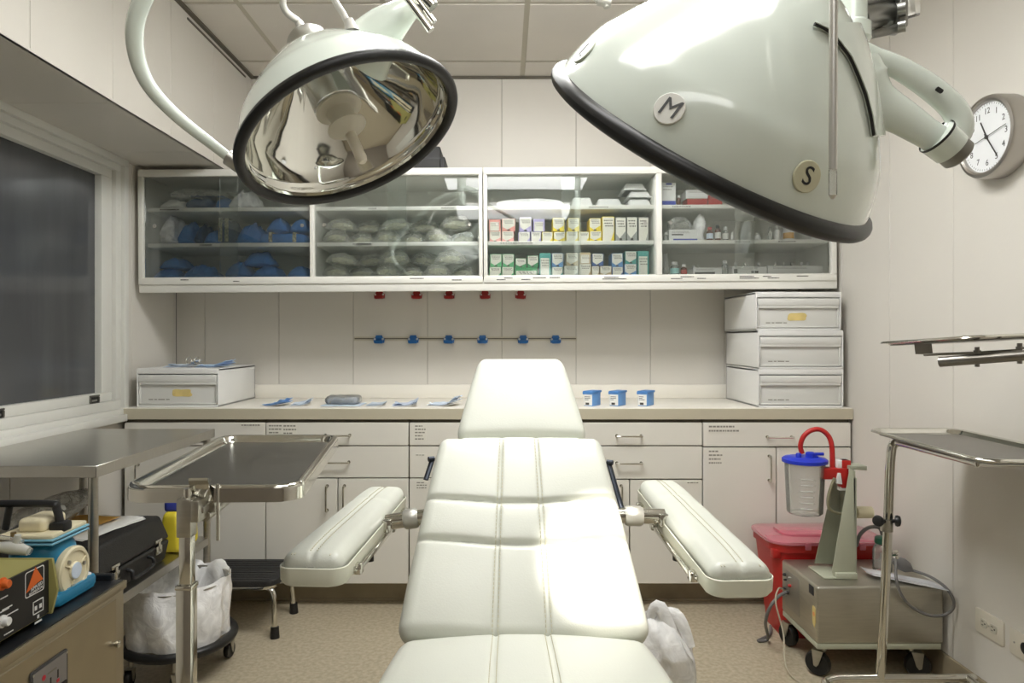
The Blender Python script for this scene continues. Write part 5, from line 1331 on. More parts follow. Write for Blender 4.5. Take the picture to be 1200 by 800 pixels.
m = MB(); yk_ = 1.0*F/(VX-136); zk = zat(754.5, yk_); m.lathe([(0.006,0),(0.006,0.004),(0.0085,0.006),(0.0085,0.012),(0.006,0.014),(0,0.014)], 18, axis_frame((KX1-0.004, yk_, zk), (1,0,0))); obj('lock_knob', m, chrome, dr)
ya, yb_ = F/(VX-36), F/(VX-79.5); za, zb_ = zat(758.5, yb_), zat(758.5, yb_)-0.20
m = MB(); x = KX1-0.003
m.use(mat('panel_grey_dark', (84,84,86), 0.4, 0.4)).prism(rrect(yb_-ya, za-zb_, 0.006), 0, 0.003, frame((x, (ya+yb_)/2, (za+zb_)/2), (0,1,0), (0,0,1), (1,0,0)), 0.001)
m.use(mat('panel_grey', (150,148,150), 0.35, 0.5)).prism(rrect(yb_-ya-0.012, za-zb_-0.012, 0.004), 0, 0.0042, frame((x, (ya+yb_)/2, (za+zb_)/2), (0,1,0), (0,0,1), (1,0,0)))
pn = obj('control_panel', m, None, dr)
MP = frame((x+0.0044, (ya+yb_)/2, za), (0,1,0), (0,0,1), (1,0,0)); wp = yb_-ya
m = MB(); rp_ = mat('red_print', (214,52,70), 0.5); m.use(rp_)
m.lathe([(0,0),(0.006,0),(0.006,0.0005),(0,0.0005)], 14, MP @ Matrix.Translation((-wp*0.18, -0.028, 0)))
m.use(faint).box(-wp*0.08, wp*0.16, -0.027, -0.024, 0, 0.0005, M=MP)
for i, (u, v) in enumerate(((-0.2,-0.062),(0.0,-0.05),(0.2,-0.044))):
    m.use(rp_).box(wp*u-0.0045, wp*u+0.0045, v-0.016, v-0.009, 0, 0.0006, M=MP); m.use(blackp).box(wp*u-0.002, wp*u+0.002, v-0.006, v+0.012, 0, 0.0006, M=MP)
m.use(blackp).box(wp*0.24, wp*0.42, -0.085, -0.068, 0, 0.004, M=MP)
for i in range(3): m.use(rp_).box(wp*(-0.25+0.2*i)-0.0045, wp*(-0.25+0.2*i)+0.0045, -0.1, -0.092, 0, 0.0006, M=MP)
for su in (-1, 1):
    for v in (-0.008, -0.192): m.use(alu).lathe([(0,0),(0.0028,0),(0.0028,0.001),(0,0.0014)], 10, MP @ Matrix.Translation((su*(wp/2-0.006), v, 0)))
obj('panel_print', m, None, pn)
castors(t, [(KX0+0.06, KY0+0.07, 0.4), (KX1-0.06, KY0+0.07, 0.4), (KX0+0.06, KY1-0.07, 0.4), (KX1-0.06, KY1-0.07, 0.4)], 0.1, 0.04)

# black generator box with olive casing and printed front facing the chair
t = thing('electrosurgery_unit', 'black-fronted box in an olive casing with orange triangle on the cart', 'medical device', (-1.17, 1.36, KZ))
gx0, gx1, gy0, gy1, gz0, gz1 = -1.36, -1.02, 1.16, 1.545, KZ+0.014, zat(655, 1.545)
m = MB()
m.box(gx0, gx1-0.012, gy0, gy1, gz1-0.006, gz1, 0.002); m.box(gx0, gx1-0.012, gy0, gy1, gz0, gz0+0.006, 0.002)
m.box(gx0, gx1-0.012, gy0, gy0+0.005, gz0, gz1); m.box(gx0, gx0+0.006, gy0, gy1, gz0, gz1)
m.prism([(gx0, gz0), (gx1-0.004, gz0), (gx1+0.010, gz0+0.055), (gx1-0.002, gz1+0.001), (gx0, gz1+0.001)], 0, 0.008, Matrix(((1,0,0,0),(0,0,1,gy1),(0,1,0,0),(0,0,0,1))), 0.0015)
m.prism([(gx0, gz0), (gx1-0.004, gz0), (gx1+0.010, gz0+0.055), (gx1-0.002, gz1+0.001), (gx0, gz1+0.001)], -0.008, 0, Matrix(((1,0,0,0),(0,0,1,gy0),(0,1,0,0),(0,0,0,1))), 0.0015)
obj('casing', m, olive, t)
m = MB(); m.box(gx1-0.016, gx1-0.008, gy0+0.001, gy1-0.001, gz0+0.004, gz1-0.001, 0.001, 1); fp = obj('front_panel', m, mat('panel_black', (24,23,23), 0.5), t)
m = MB()
for (x, y) in ((gx0+0.03, gy0+0.04), (gx1-0.05, gy0+0.04), (gx0+0.03, gy1-0.04), (gx1-0.05, gy1-0.04)): m.cyl((x,y,KZ+0.0005), (x,y,gz0+0.001), 0.012)
obj('rubber_foot', m, rubber, t)
def PG(px, py): y = -(gx1-0.008)*F/(VX-px); return y, zat(py, y)
yc_, zc_ = PG(40.5, 681); MG = frame((gx1-0.008, yc_, zc_), (0,1,0), (0,0,1), (1,0,0))
m = MB(); S_l = 0.0305
m.use(plasticw)
o_, i_ = rrect(2*S_l, 2*S_l*0.92, 0.006), rrect(2*S_l-0.0045, 2*S_l*0.92-0.0045, 0.005)
va = [m.bm.verts.new(MG @ Vector((p[0], p[1], 0.0006))) for p in o_]; vb = [m.bm.verts.new(MG @ Vector((p[0], p[1], 0.0006))) for p in i_]
m._fin([m.bm.faces.new((va[i], va[(i+1)%len(va)], vb[(i+1)%len(va)], vb[i])) for i in range(len(va))])
m.use(orange).prism([(0.002, S_l*1.02), (S_l*0.86, -S_l*0.12), (S_l*0.25, -S_l*0.18), (-S_l*0.3, -S_l*0.36), (-S_l*0.9, -S_l*0.52)], 0.0003, 0.0012, MG)
m.use(plasticw).text('APPLIED', 0.0105, MG @ Matrix.Translation((0.006, -S_l*0.42, 0.001)) @ Matrix.Rotation(0.12, 4, 'Z'), 0.0005)
m.text('BIOMEDICAL', 0.0078, MG @ Matrix.Translation((0.004, -S_l*0.70, 0.001)) @ Matrix.Rotation(0.08, 4, 'Z'), 0.0005)
obj('logo', m, None, fp, label='orange triangle in a white rounded square')
m = MB(); m.use(plasticw); yq, zq = PG(44.5, 710); MQ = frame((gx1-0.008, yq, zq), (0,1,0), (0,0,1), (1,0,0))
for (a, b, c, d) in ((-0.017,0.017,0.0125,0.0145),(-0.017,0.017,-0.0145,-0.0125),(-0.017,-0.015,-0.0145,0.0145),(0.015,0.017,-0.0145,0.0145)): m.box(a, b, c, d, 0, 0.001, M=MQ)
m.box(-0.011, -0.004, -0.006, 0.003, 0, 0.001, M=MQ); m.box(0.004, 0.011, -0.006, 0.003, 0, 0.001, M=MQ); m.box(-0.003, 0.003, -0.026, -0.019, 0, 0.001, M=MQ); m.box(-0.011, 0.011, -0.036, -0.032, 0, 0.001, M=MQ)
obj('socket_print', m, None, fp)
for (px, py, w) in ((8,712,0.028),(3,716,0.024),(13,718,0.03),(10,741,0.026),(4,700,0.018)):
    m = MB(); m.use(plasticw); y, z = PG(px, py); MQ = frame((gx1-0.008, y, z), (0,1,0), (0,0,1), (1,0,0)); x_ = -w/2
    while x_ < w/2: ww = R.uniform(0.002, 0.006); m.box(x_, x_+ww, -0.0012, 0.0012, 0, 0.0008, M=MQ); x_ += ww+0.0012
    obj('printed_text', m, None, fp)
for (px, py, mt) in ((2, 728, plasticw), (2, 684, orange)):
    y, z = PG(px, py); m = MB(); m.lathe([(0.013,0),(0.013,0.003),(0.009,0.004),(0.009,0.014),(0.0075,0.016),(0,0.016)], 24, axis_frame((gx1-0.008, y, z), (1,0,0))); obj('dial_knob', m, mt, fp)
m = MB(); m.prism(rrect(0.05, 0.14, 0.02), gz1-0.001, gz1+0.001, Matrix.Translation((-1.16, 1.36, 0))); obj('top_recess', m, mat('recess_dark', (74,72,48), 0.7), t)

# teal vacuum pump
px_, py_, pz = -1.135, 1.675, zat(664, 1.7)
t = thing('vacuum_pump', 'teal and cream pump with black handle on the cart beside the olive box', 'pump', (px_, py_, KZ))
m = MB(); m.prism(rrect(0.20, 0.185, 0.025), KZ+0.006, KZ+0.034, Matrix.Translation((px_-0.01, py_, 0)), 0.008); bs = obj('base', m, teal, t)
for y in (py_-0.07, py_+0.07):
    m = MB(); m.lathe([(0.012,0),(0.012,0.003),(0.006,0.005),(0,0.005)], 16, Matrix.Translation((px_+0.068, y, KZ+0.0335))); obj('screw_cap', m, plasticw, bs)
m = MB(); m.rbox(0.125, 0.125, 0.135, 0.045, (6,6,6), None, Matrix.Translation((px_+0.006, py_, KZ+0.092))); m.lathe([(0.04,-0.02),(0.056,0),(0.056,0.03)], 32, axis_frame((px_+0.05, py_, pz), (1,0,0))); obj('housing', m, teal, t)
m = MB(); MFc = axis_frame((px_+0.078, py_, pz), (1,0,0)); m.lathe([(0.056,-0.012),(0.059,-0.006),(0.059,0.004),(0.055,0.008),(0.048,0.008),(0.046,0.005),(0.022,0.005),(0.02,0.009),(0,0.009)], 40, MFc)
for a in (0.5, 2.6, 4.4): m.box(0.02, 0.05, -0.002, 0.002, 0.004, 0.0085, 0.001, M=MFc @ Matrix.Rotation(a, 4, 'Z'))
fcp = obj('face_cover', m, cream, t)
m = MB(); m.lathe([(0,0.009),(0.0195,0.009),(0.0195,0.0105),(0,0.0105)], 28, MFc); obj('centre_disc', m, maskb, fcp)
m = MB()
for a in (0.2, 2.3, 4.4): m.lathe([(0,0.005),(0.005,0.005),(0.005,0.009),(0,0.0095)], 12, MFc @ Matrix.Translation((0.036*math.cos(a), 0.036*math.sin(a), 0)))
obj('face_screw', m, alu, fcp)
m = MB()
for dz in (0.0, 0.009): m.rbox(0.138, 0.145, 0.006, 0.0028, (3,3,1), None, Matrix.Translation((px_+0.007, py_, KZ+0.152+dz)))
obj('lid_band', m, mat('pale_teal', (120,176,200), 0.4), t)
m = MB(); m.rbox(0.130, 0.138, 0.012, 0.005, (3,3,1), None, Matrix.Translation((px_+0.007, py_, KZ+0.168))); m.rbox(0.065, 0.09, 0.035, 0.012, (3,3,2), None, Matrix.Translation((px_+0.004, py_, KZ+0.188))); obj('lid', m, cream, t)
m = MB(); zh = KZ+0.172
m.tube(smooth_path([(px_+0.056,py_-0.01,zh),(px_+0.046,py_-0.01,zh+0.05),(px_+0.03,py_-0.01,zh+0.062),(px_-0.11,py_-0.01,zh+0.062),(px_-0.15,py_-0.01,zh+0.056)], 5), 0.0085, 10, flat=1.4, up=(0,1,0)); m.tube([(px_-0.07,py_-0.01,zh+0.055),(px_-0.08,py_-0.01,zh)], 0.008, 10); m.box(px_+0.036, px_+0.074, py_-0.028, py_+0.008, zh-0.004, zh+0.02, 0.006); obj('handle', m, blackp, t)
m = MB(); m.cyl((px_-0.03, py_-0.085, KZ+0.150), (px_-0.03, py_-0.06, KZ+0.155), 0.009); m.cyl((px_+0.0, py_-0.075, KZ+0.16), (px_-0.07, py_-0.08, KZ+0.158), 0.008); m.cyl((px_-0.01, py_-0.08, KZ+0.15), (px_-0.01, py_-0.08, KZ+0.185), 0.006); obj('valve', m, mat('valve_brass', (150,128,92), 0.4, 0.9), t)

# tangled clear tubes and a black grip behind the olive box
t = thing('suction_tubing', 'clear suction tubing with grey connector lying behind the olive box', 'tubing', (-1.32, 1.60, KZ))
m = MB(); m.tube(smooth_path([(-1.09,1.574,KZ+0.146),(-1.14,1.572,KZ+0.158),(-1.21,1.573,KZ+0.148),(-1.32,1.58,KZ+0.11),(-1.40,1.60,KZ+0.03),(-1.38,1.64,KZ+0.012)], 6), 0.008, 10); m.tube(smooth_path([(-1.11,1.576,KZ+0.168),(-1.19,1.578,KZ+0.178),(-1.28,1.585,KZ+0.15),(-1.38,1.60,KZ+0.05)], 6), 0.006, 10); obj('tube', m, canister, t)
m = MB(); m.tube([(-1.095,1.574,KZ+0.147),(-1.125,1.572,KZ+0.155),(-1.16,1.572,KZ+0.157)], [0.010,0.016,0.012], 12); m.tube([(-1.125,1.572,KZ+0.155),(-1.118,1.572,KZ+0.185)], [0.009,0.007], 10); obj('connector', m, mat('connector_grey', (196,196,190), 0.4), t)
t = thing('suction_wand', 'black and grey handled wand leaning beside the pump handle', 'wand', (-1.36, 1.75, KZ))
m = MB(); m.tube(smooth_path([(-1.42,1.785,KZ+0.008),(-1.34,1.787,KZ+0.085),(-1.24,1.787,KZ+0.150),(-1.15,1.785,KZ+0.195)], 5), 0.0075, 10); obj('shaft', m, mat('wand_grey', (120,118,112), 0.4, 0.3), t)
m = MB(); m.tube([(-1.30,1.787,KZ+0.112),(-1.24,1.787,KZ+0.150),(-1.20,1.786,KZ+0.172)], [0.014,0.020,0.012], 12); obj('grip', m, blackp, t)

# ------------------------------------------------------------------ right instrument stand (tray, pole, base)
t = thing('instrument_stand', 'chrome instrument stand with empty tray in front of the suction unit', 'instrument stand', (1.28, 2.3, 0))
MRt = frame((1.372, 2.02, 0.925), (1,0.0,0), (0.045,1,0), (0,0,1))
m = MB(); tray_mesh(m, 0.285, 0.58, 0.05, 0.016, MRt, 0.011); tr = obj('tray', m, chrome, t, angle=60)
m = MB(); m.prism(rrect(0.27, 0.565, 0.044, 8), -0.0175, -0.0155, MRt); obj('tray_floor', m, tray_in, tr)
m = MB(); pA = Vector((1.29, 2.295, 0.895))
m.tube(smooth_path([at(1031,797,2.28), at(1036,720,2.28), at(1041,600,2.28), at(1044,535,2.28), at(1050,519,2.28), at(1075,514,2.28), at(1115,513,2.28)], 6), 0.0145, 18); m.tube([at(1051,519,2.26), MRt @ Vector((-0.10,-0.2,-0.03))], 0.009, 10); m.tube([MRt @ Vector((-0.10,-0.2,-0.03)), MRt @ Vector((0.10,-0.2,-0.03))], 0.009, 10); pole = obj('pole', m, chrome, t)
m = MB(); m.lathe([(0.0148,0),(0.019,0.0),(0.019,0.04),(0.0148,0.04)], 20, frame(at(1039,622,2.28), (1,0,0), (0,1,0), (0.03,0,1))); obj('collar', m, steel, pole)
for dx in (-11, 9):
    m = MB(); c = at(1041+dx, 610, 2.255); s = -1 if dx < 0 else 1; m.lathe([(0.008,-0.004),(0.017,-0.002),(0.019,0.004),(0.016,0.012),(0.006,0.015),(0,0.015)], 20, axis_frame(c, (s,-0.5,0))); m.cyl(c, at(1041,611,2.28), 0.006); obj('clamp_knob', m, blackp, pole)
m = MB(); zb2 = 0.095
m.tube(smooth_path([(1.575,2.28,zb2),(1.2,2.28,zb2),(1.09,2.27,zb2),(1.055,2.22,zb2-0.005),(1.08,2.05,zb2-0.01),(1.09,1.78,zb2-0.01)], 6), 0.014, 14); m.tube(smooth_path([(1.55,2.28,zb2),(1.55,2.1,zb2-0.01),(1.55,1.78,zb2-0.01)], 4), 0.014, 14); obj('base', m, chrome, t)
castors(t, [(1.09,1.80,0.4),(1.55,1.80,0.4),(1.09,2.25,2.6),(1.53,2.28,2.4)], 0.085, 0.028)

# second stand whose tray is seen edge-on
t = thing('instrument_stand', 'second instrument stand, its tilted tray seen edge-on at the right edge', 'instrument stand', (1.46, 1.42, 0))
c1_, c2_, c3_ = at(1029,400.5,2.02), at(1135,393,1.62), at(1240,388.5,1.62)
Xd = (c3_-c2_).normalized(); Yd = (c1_-c2_).normalized(); Zd = Xd.cross(Yd).normalized(); Xd = Yd.cross(Zd)
MQt = frame(c2_+Xd*0.15+Yd*0.20, Xd, Yd, Zd)
m = MB(); tray_mesh(m, 0.29, 0.39, 0.04, 0.012, MQt, 0.010); tr = obj('tray', m, chrome, t, angle=60)
m = MB(); m.prism(rrect(0.275, 0.375, 0.034, 8), -0.0135, -0.0115, MQt); obj('tray_floor', m, tray_in, tr)
m = MB(); e0, e1 = at(1101,424,1.7), at(1215,415,1.55); m.tube([e0, e1, Vector((1.46,1.42,e1.z+0.003))], 0.0125, 14)
m.box(-0.02, 0.02, -0.002, 0.002, 0, 0.032, M=frame(at(1083,415,1.82), (0.7,-0.6,0), (0.6,0.7,0), (-0.12,0,1)))
m.tube([at(1083,415.5,1.82), at(1140,413.5,1.7), at(1215,409,1.58)], 0.0035, 8)
for p in (at(1145,419,1.655), at(1195,415,1.59)): m.cyl(p+Vector((0,0,-0.022)), p+Vector((0,0,0.026)), 0.0055, seg=12); m.cyl(p+Vector((0,0,0.012)), p+Vector((0,0,0.018)), 0.009, seg=6)
obj('tray_support', m, mat('dull_steel', (132,128,122), 0.3, 1.0), t)
m = MB(); m.cyl((1.46,1.42,0.06), (1.46,1.42,e1.z+0.016), 0.0145, seg=18); obj('pole', m, chrome, t)
m = MB(); m.tube([(1.46,1.42,0.06),(1.46,1.02,0.05)], 0.013, 12); m.tube([(1.16,1.42,0.06),(1.55,1.42,0.06)], 0.013, 12); obj('base', m, chrome, t)
castors(t, [(1.17,1.42,0.4),(1.54,1.42,2.4),(1.46,1.03,0.4)], 0.055, 0.02)

# ------------------------------------------------------------------ suction unit on castors
UX0, UX1, UY0, UY1, UZ0, UZ1 = 1.118, 1.572, 2.435, 2.745, 0.118, 0.343
t = thing('suction_unit', 'steel box unit on black castors against the right wall', 'medical device', ((UX0+UX1)/2, (UY0+UY1)/2, 0))
m = MB(); m.box(UX0, UX1, UY0, UY1, UZ0+0.02, UZ1, 0.010, 3); bd = obj('housing', m, mat('housing_steel', (192,188,176), 0.42, 1.0, var=0.08, scale=12, stretch=(1,1,14)), t)
m = MB(); m.box(UX0+0.002, UX1-0.008, UY0+0.002, UY1-0.004, UZ0, UZ0+0.022, 0.004); obj('base_frame', m, stand_green, t)
MU = frame((UX0-0.0002, 0, 0), (0,-1,0), (0,0,1), (-1,0,0))
def uq(px, py): y = UX0*F/(px-VX); return y, zat(py, y)
m = MB(); m.box(-uq(921,0)[0], -uq(937,0)[0], 0.175, 0.318, 0, 0.0015, 0.0005, 1, M=MU); cpn = obj('control_plate', m, alu, bd)
for (px, py, r_, mt) in ((921,673,0.006,blackp),(927,677,0.005,alu),(927,686,0.006,redp),(921,689,0.005,blackp),(922,679,0.004,blackp),(924,694,0.008,blackp)):
    y, z = uq(px, py); m = MB(); m.lathe([(r_,0.001),(r_,0.008),(r_*0.7,0.012),(0,0.012)], 16, MU @ Matrix.Translation((-y, z, 0))); obj('switch_knob', m, mt, cpn)
m = MB(); y, z = uq(951, 690); m.box(-y-0.018, -y+0.018, z-0.018, z+0.014, 0, 0.002, 0.0005, 1, M=MU); m.use(mat('socket_dark', (40,40,44), 0.5)).box(-y-0.010, -y+0.004, z-0.008, z+0.008, 0.001, 0.0028, M=MU); m.mats[0:0] = []; obj('side_socket', m, None, bd)
m = MB(); y, z = uq(954, 721); m.use(tape); pts = [(0.0,0.035),(0.012,0.028),(0.014,-0.02),(0.004,-0.042),(-0.009,-0.03),(-0.013,0.0),(-0.012,0.032)]; m.prism([(-y+p[0], z+p[1]) for p in pts], 0, 0.001, MU); m.use(mat('sticker_orange', (222,150,92), 0.7)).lathe([(0,0.001),(0.008,0.001),(0.008,0.0014),(0,0.0014)], 12, MU @ Matrix.Translation((-y, z+0.006, 0))); obj('sticker', m, None, bd, label='torn pale yellow sticker')
castors(t, [(UX0+0.045, UY0+0.045, PI*0.75), (UX1-0.09, UY0+0.045, -0.25), (UX0+0.03, UY1-0.03, PI*0.6), (UX1-0.07, UY1-0.05, 0.2)], UZ0, 0.044, 0.03)

# grey-green canister holder standing on the unit
t = thing('canister_holder', 'grey-green sloped metal holder with red clamp standing on the steel unit', 'holder', (1.27, 2.58, UZ1))
yf, ybk = 2.52, 2.64
def sidepl(m, y, pts):
    m.prism([(xat(p[0], y), zat(p[1], y)) for p in pts], 0, 0.004, Matrix(((1,0,0,0),(0,0,1,y),(0,1,0,0),(0,0,0,1))), 0.001)
zt3 = UZ1+0.001
m = MB(); m.box(xat(947,ybk), xat(1001,yf), yf-0.012, ybk, zt3, zt3+0.006, 0.002); m.box(xat(978,yf)-0.0, xat(1003,yf), yf-0.014, yf+0.02, zt3, zt3+0.022, 0.003)
sidepl(m, yf, [(975,671),(1003,673),(1002.5,552),(996,548)])
obj('bracket', m, stand_green, t)
m = MB(); a, b = [at(954,661,ybk), at(976,661,ybk), at(994,553,ybk-0.02), at(976,562,ybk-0.02)], None
m.prism([(xat(953,ybk), zat(659,ybk)), (xat(978,ybk), zat(660,ybk)), (xat(992,ybk), zat(552,ybk)), (xat(976,ybk), zat(560,ybk))], 0, 0.004, Matrix(((1,0,0,0),(0,0,1,ybk-0.012),(0,1,0,0),(0,0,0,1))), 0.001)
m.prism([(xat(1000,yf), zat(560,yf)), (xat(1003,yf), zat(672,yf)), (xat(1003,yf)+0.004, zat(672,yf)), (xat(1003,yf)+0.003, zat(560,yf))], 0, ybk-yf, Matrix(((1,0,0,0),(0,0,1,yf),(0,1,0,0),(0,0,0,1))), 0.001)
m.prism([(xat(996,yf), zat(550,yf)), (xat(1016,yf), zat(551,yf)), (xat(1016,yf), zat(546,yf)), (xat(996,yf), zat(546,yf))], 0, 0.06, Matrix(((1,0,0,0),(0,0,1,yf),(0,1,0,0),(0,0,0,1))), 0.001)
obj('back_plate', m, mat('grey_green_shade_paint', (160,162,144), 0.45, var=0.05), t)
m = MB(); yr = 2.55; m.box(xat(964,yr), xat(993,yr), yr-0.012, yr+0.03, zat(561,yr), zat(548,yr), 0.003); m.box(xat(984,yr), xat(992,yr), yr-0.014, yr+0.02, zat(571,yr), zat(548,yr), 0.003); m.box(xat(986,yr), xat(996,yr), yr-0.01, yr+0.03, zat(549,yr), zat(539,yr), 0.003); obj('clamp', m, redp, t, label='red plastic clamp')
m = MB(); m.box(xat(981,yr), xat(996,yr), yr-0.004, yr+0.04, zat(550,yr), zat(539,yr), 0.003); m.prism([(xat(977,yr),zat(565,yr)),(xat(984,yr),zat(566,yr)),(xat(982,yr),zat(553,yr)),(xat(979,yr),zat(553,yr))], 0, 0.01, Matrix(((1,0,0,0),(0,0,1,yr-0.022),(0,1,0,0),(0,0,0,1))), 0.002); m.box(xat(982,yr), xat(990,yr), yr-0.012, yr+0.01, zat(574,yr), zat(570,yr), 0.002); obj('white_insert', m, plasticw, t)
# canister with blue lid, red hose
yc = 2.60; cxx = xat(943, yc); rcan = 23*yc/F; zt4, zb4 = zat(540,yc), zat(601,yc)
t = thing('suction_canister', 'clear graduated canister with blue lid held by the red clamp', 'canister', (cxx, yc, zb4))
M_ = Matrix.Translation((cxx, yc, 0)); m = MB(); m.lathe([(0,zb4+0.004),(rcan*0.78,zb4),(rcan*0.86,zb4+0.006),(rcan*0.98,zt4),(rcan*0.95,zt4),(rcan*0.83,zb4+0.01),(0,zb4+0.008)], 40, M_); cn = obj('jar', m, canister, t)
m = MB()
for i in range(6): 
    z = zb4+0.03+i*0.022; r_ = rcan*(0.87+0.11*(z-zb4)/(zt4-zb4))
    m.tube([(cxx+r_*math.cos(a), yc+r_*math.sin(a), z) for a in [math.radians(235+k*6) for k in range(7)]], 0.0011, 5)
obj('graduation_mark', m, plasticw, cn)
m = MB(); m.lathe([(rcan*1.0,zt4-0.006),(rcan*1.09,zt4-0.004),(rcan*1.09,zt4+0.008),(rcan*0.98,zt4+0.014),(rcan*0.6,zt4+0.018),(0,zt4+0.018)], 40, M_)
for (dx, dy, h, r_) in ((-0.032,-0.02,0.03,0.010),(0.012,-0.02,0.034,0.017),(0.036,0.0,0.026,0.009)): m.lathe([(r_,zt4+0.012),(r_,zt4+h),(r_*0.7,zt4+h+0.004),(0,zt4+h+0.004)], 20, Matrix.Translation((cxx+dx, yc+dy, 0)))
m.cyl((cxx+0.01, yc-0.02, zt4+0.03), (cxx+0.062, yc-0.02, zt4+0.03), 0.006); m.box(cxx-0.005, cxx+0.04, yc-0.03, yc-0.01, zt4+0.012, zt4+0.024, 0.003)
obj('lid', m, bluelid, t)
m = MB(); m.tube(smooth_path([at(940,531,yc), at(938,522,yc), at(942,511,yc-0.005), at(951,504,yc-0.01), at(962,503.5,yc-0.015), at(971,511,yc-0.02), at(975,524,yc-0.03), at(975.5,550,yc-0.035)], 7), 0.0092, 14); obj('red_hose', m, redp, t)
m = MB(); m.tube(smooth_path([at(978,560,2.53), at(971,580,2.54), at(972,596,2.55), at(986,602,2.56), at(996,600,2.57)], 6), 0.0055, 10); obj('grey_hose', m, mat('olive_hose', (140,136,112), 0.5), t)
m = MB(); m.cyl(at(1003,600,2.58), at(1021,600,2.58), 0.022, seg=20); obj('pale_port', m, cream, t)

# red waste bin with pink clear lid
t = thing('sharps_bin', 'red plastic bin with pink see-through lid behind the steel unit', 'bin', (1.33, 2.93, 0))
bxm, bym, bw, bd_, bh = 1.33, 2.905, 0.46, 0.275, 0.39
m = MB(); L0 = None; loops = []
for (z, s) in ((0.001,0.80),(0.30,0.95),(bh-0.03,0.98),(bh-0.03,1.02),(bh,1.02),(bh,0.97),(0.02,0.79)):
    loops.append([m.bm.verts.new((bxm+p[0], bym+p[1], z)) for p in rrect(bw*s, bd_*s, 0.06*s, 6)])
n = len(loops[0]); fs = [m.bm.faces.new(loops[0][::-1]), m.bm.faces.new(loops[-1])]
for A_, B_ in zip(loops, loops[1:]): fs += [m.bm.faces.new((A_[i], A_[(i+1)%n], B_[(i+1)%n], B_[i])) for i in range(n)]
m._fin(fs); m.box(bxm-bw/2-0.002, bxm-bw/2+0.03, bym-bd_/2+0.01, bym-bd_/2+0.05, bh-0.06, bh-0.02, 0.006); obj('bin_body', m, redp, t)
m = MB(); m.prism(rrect(bw*1.06, bd_*1.08, 0.07, 8), bh+0.001, bh+0.014, Matrix.Translation((bxm, bym, 0)), 0.004); m.prism(rrect(bw*0.7, bd_*0.6, 0.05, 8), bh+0.013, bh+0.024, Matrix.Translation((bxm, bym+0.02, 0)), 0.004)
for dx in (-0.1, 0.12): m.box(bxm+dx-0.012, bxm+dx+0.012, bym-bd_*0.54-0.006, bym-bd_*0.54+0.004, bh-0.016, bh+0.012, 0.003)
obj('lid', m, redlid, t)
# small bottle, pressure bulb and tubing on the unit
t = thing('collection_bottle', 'small clear bottle with green cap standing on the steel unit', 'bottle', (1.40, 2.60, UZ1))
yy = 2.60; bxx = xat(1034, yy); M_ = Matrix.Translation((bxx, yy, UZ1+0.001)); m = MB(); m.lathe([(0,0),(0.030,0),(0.034,0.006),(0.034,0.08),(0.026,0.098),(0.018,0.104),(0.018,0.112),(0,0.112)], 28, M_); obj('jar', m, canister, t)
m = MB(); m.lathe([(0.024,0.104),(0.027,0.106),(0.027,0.126),(0.022,0.13),(0,0.13)], 28, M_); obj('cap', m, mat('cap_green', (44,96,74), 0.45), t)
m = MB(); m.tube(smooth_path([at(1003,640,2.59), at(1008,626,2.59), at(1018,618,2.59), at(1030,618,2.6), at(1034,626,2.6)], 6), 0.007, 12); obj('inlet_tube', m, tubegrey, t)
t = thing('hand_bulb', 'grey rubber squeeze bulb with looping tube hanging off the steel unit', 'squeeze bulb', at(1058,662,2.53))
m = MB(); a, b = at(1047,655,2.53), at(1069,668,2.53); d = (b-a); m.tube([a, a+d*0.15, a+d*0.4, a+d*0.7, a+d*0.92, a+d], [0.008,0.018,0.024,0.021,0.010,0.006], 18); obj('bulb', m, tubegrey, t)
m = MB(); m.tube(smooth_path([at(1069,668,2.53), at(1089,675,2.49), at(1107,687,2.415), at(1117,702,2.385), at(1116,714,2.39), at(1104,721,2.40), at(1086,720,2.405), at(1066,709,2.41), at(1054,692,2.415), at(1050,674,2.43), at(1050,660,2.5), at(1048,650,2.55)], 7), 0.0052, 10); obj('tube', m, tubegrey, t)
m = MB(); m.cyl(at(1049,650,2.53), at(1053,660,2.53), 0.010); m.cyl(at(1045,648,2.53), at(1052,646,2.53), 0.006); obj('valve', m, chrome, t)
t = thing('plastic_sheet', 'white plastic sheet curling over the top of the steel unit', 'plastic sheet', (1.42, 2.56, UZ1))
m = MB(); m.sheet(16, 8, lambda u, v: (xat(1002,2.6)+0.02+u*0.20, 2.60-u*0.12-(1-v)*0.09, UZ1+0.003+0.012*(1-u)*abs(v-0.5)*2+0.006*math.sin(PI*v)*(1-u)), 0.002); obj('sheet', m, film('milky_sheet', (228,230,236), 0.85, rough=0.15, gloss=0.3), t)
# cables
m = MB(); m.tube(smooth_path([at(924,694,2.66)+Vector((-0.01,0,0)), at(912,699,2.64), at(902,712,2.63), at(897,730,2.66), at(900,748,2.76)-Vector((0,0,0.0)), Vector((1.03,2.76,0.007)), Vector((1.10,2.82,0.007)), Vector((1.135,2.9,0.007))], 8), 0.0062, 10)
for v in m.bm.verts: v.co.z = max(v.co.z, 0.001)
obj('power_cable', m, tubegrey, None, label='grey power cable looping from the steel unit down to the floor', cat='cable')
m = MB(); m.tube(smooth_path([at(921,690,2.68)+Vector((-0.012,0,0)), at(912,690,2.66), at(909,706,2.62), at(918,742,2.6), Vector((1.04,2.52,0.03)), Vector((1.05,2.45,0.004)), Vector((1.10,2.36,0.004)), Vector((1.16,2.30,0.004))], 8), 0.0032, 8)
for v in m.bm.verts: v.co.z = max(v.co.z, 0.0005)
obj('thin_cord', m, mat('cord_beige', (176,168,148), 0.6), None, label='thin beige cord running from the steel unit across the floor', cat='cord')

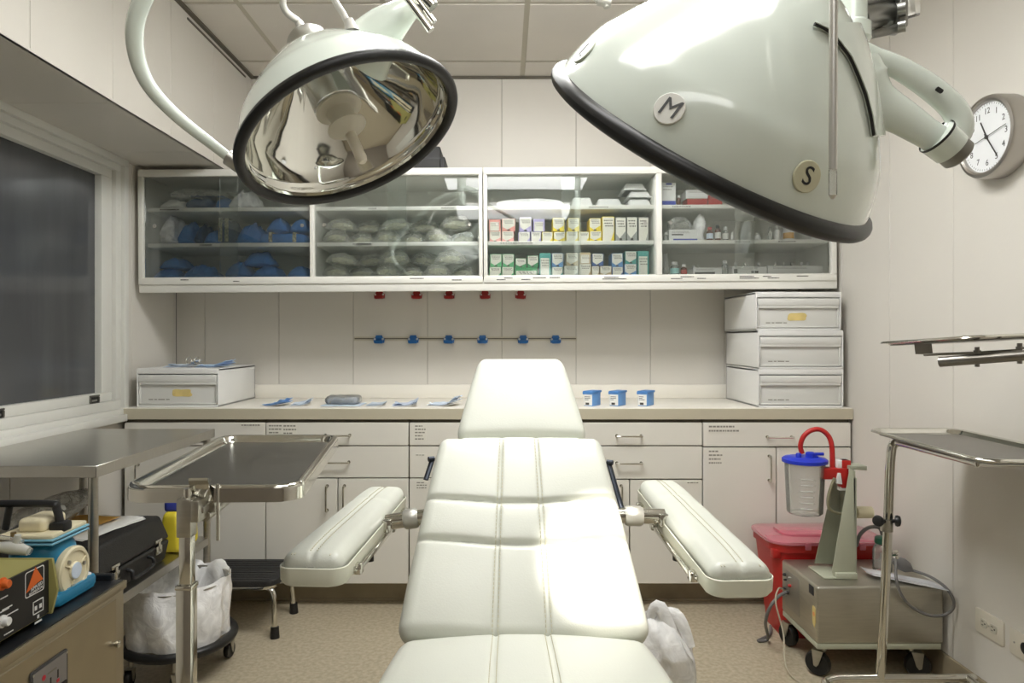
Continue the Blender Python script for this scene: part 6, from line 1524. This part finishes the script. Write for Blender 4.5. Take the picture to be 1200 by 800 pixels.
# ------------------------------------------------------------------ white waste bag behind the chair
bX, bY = xat(778, 2.28), 2.30
t = thing('waste_bag', 'tied white plastic waste bag on the floor behind the chair', 'bag', (bX, bY, 0))
m = MB()
def bagf(x, y, z):
    q = (z+0.15)/0.30; s = 1.0 if q < 0.55 else 1-0.62*((q-0.55)/0.45)**1.2
    n1 = noise.noise(Vector((x*16, y*16, z*9)))*0.022+noise.noise(Vector((x*40, y*40, z*24)))*0.008
    a = math.atan2(y, x); pl = 0.008*math.sin(a*9+z*14)*max(0, q-0.3)
    return (x*s+n1+pl*math.cos(a)-0.05*max(0, q-0.5), y*s+n1+pl*math.sin(a), z+0.02*noise.noise(Vector((x*12,y*12,3)))*q)
m.rbox(0.22, 0.2, 0.30, 0.085, (12,12,14), bagf, Matrix.Translation((bX, bY, 0.165)))
for v in m.bm.verts: v.co.z = max(v.co.z, 0.001)
obj('bag_body', m, bagm, t, angle=70)
m = MB()
for (a, b, c) in (((-0.05,-0.02,0.29),(-0.015,-0.03,0.335),(0.045,-0.05,0.20)), ((-0.05,0.0,0.28),(0.035,-0.03,0.31),(0.085,-0.05,0.21))):
    P = smooth_path([Vector((bX, bY, 0))+Vector(q) for q in (a, b, c)], 6); m.tube(P, [0.012+0.010*math.sin(PI*i/(len(P)-1)) for i in range(len(P))], 8, flat=0.35, up=(0,-1,0.2))
obj('tie_handle', m, bagm, t, angle=70)
# ------------------------------------------------------------------ camera and colour
cd = bpy.data.cameras.new('camera'); cd.sensor_width = 36; cd.lens = 24.0; cd.shift_x = (600-VX)/1200; cd.shift_y = -(400-VY)/1200; cd.clip_start = 0.02
co = bpy.data.objects.new('camera', cd); COL.objects.link(co); co.location = (0, 0, CZ); co.rotation_euler = (PI/2, 0, 0)
SC.camera = co
w = bpy.data.worlds.new('world'); SC.world = w; w.use_nodes = True; w.node_tree.nodes['Background'].inputs[0].default_value = (0.02,0.02,0.02,1)
vs = SC.view_settings; vs.view_transform = 'Standard'; vs.look = 'None'; vs.gamma = 1; vs.use_curve_mapping = False; vs.exposure = 0.74
SC.display_settings.display_device = 'sRGB'
SC.cycles.max_bounces = 12; SC.cycles.transparent_max_bounces = 24; SC.cycles.diffuse_bounces = 6; SC.cycles.glossy_bounces = 6
SC.cycles.sample_clamp_indirect = 8.0; SC.cycles.use_denoising = True
bpy.context.view_layer.update()
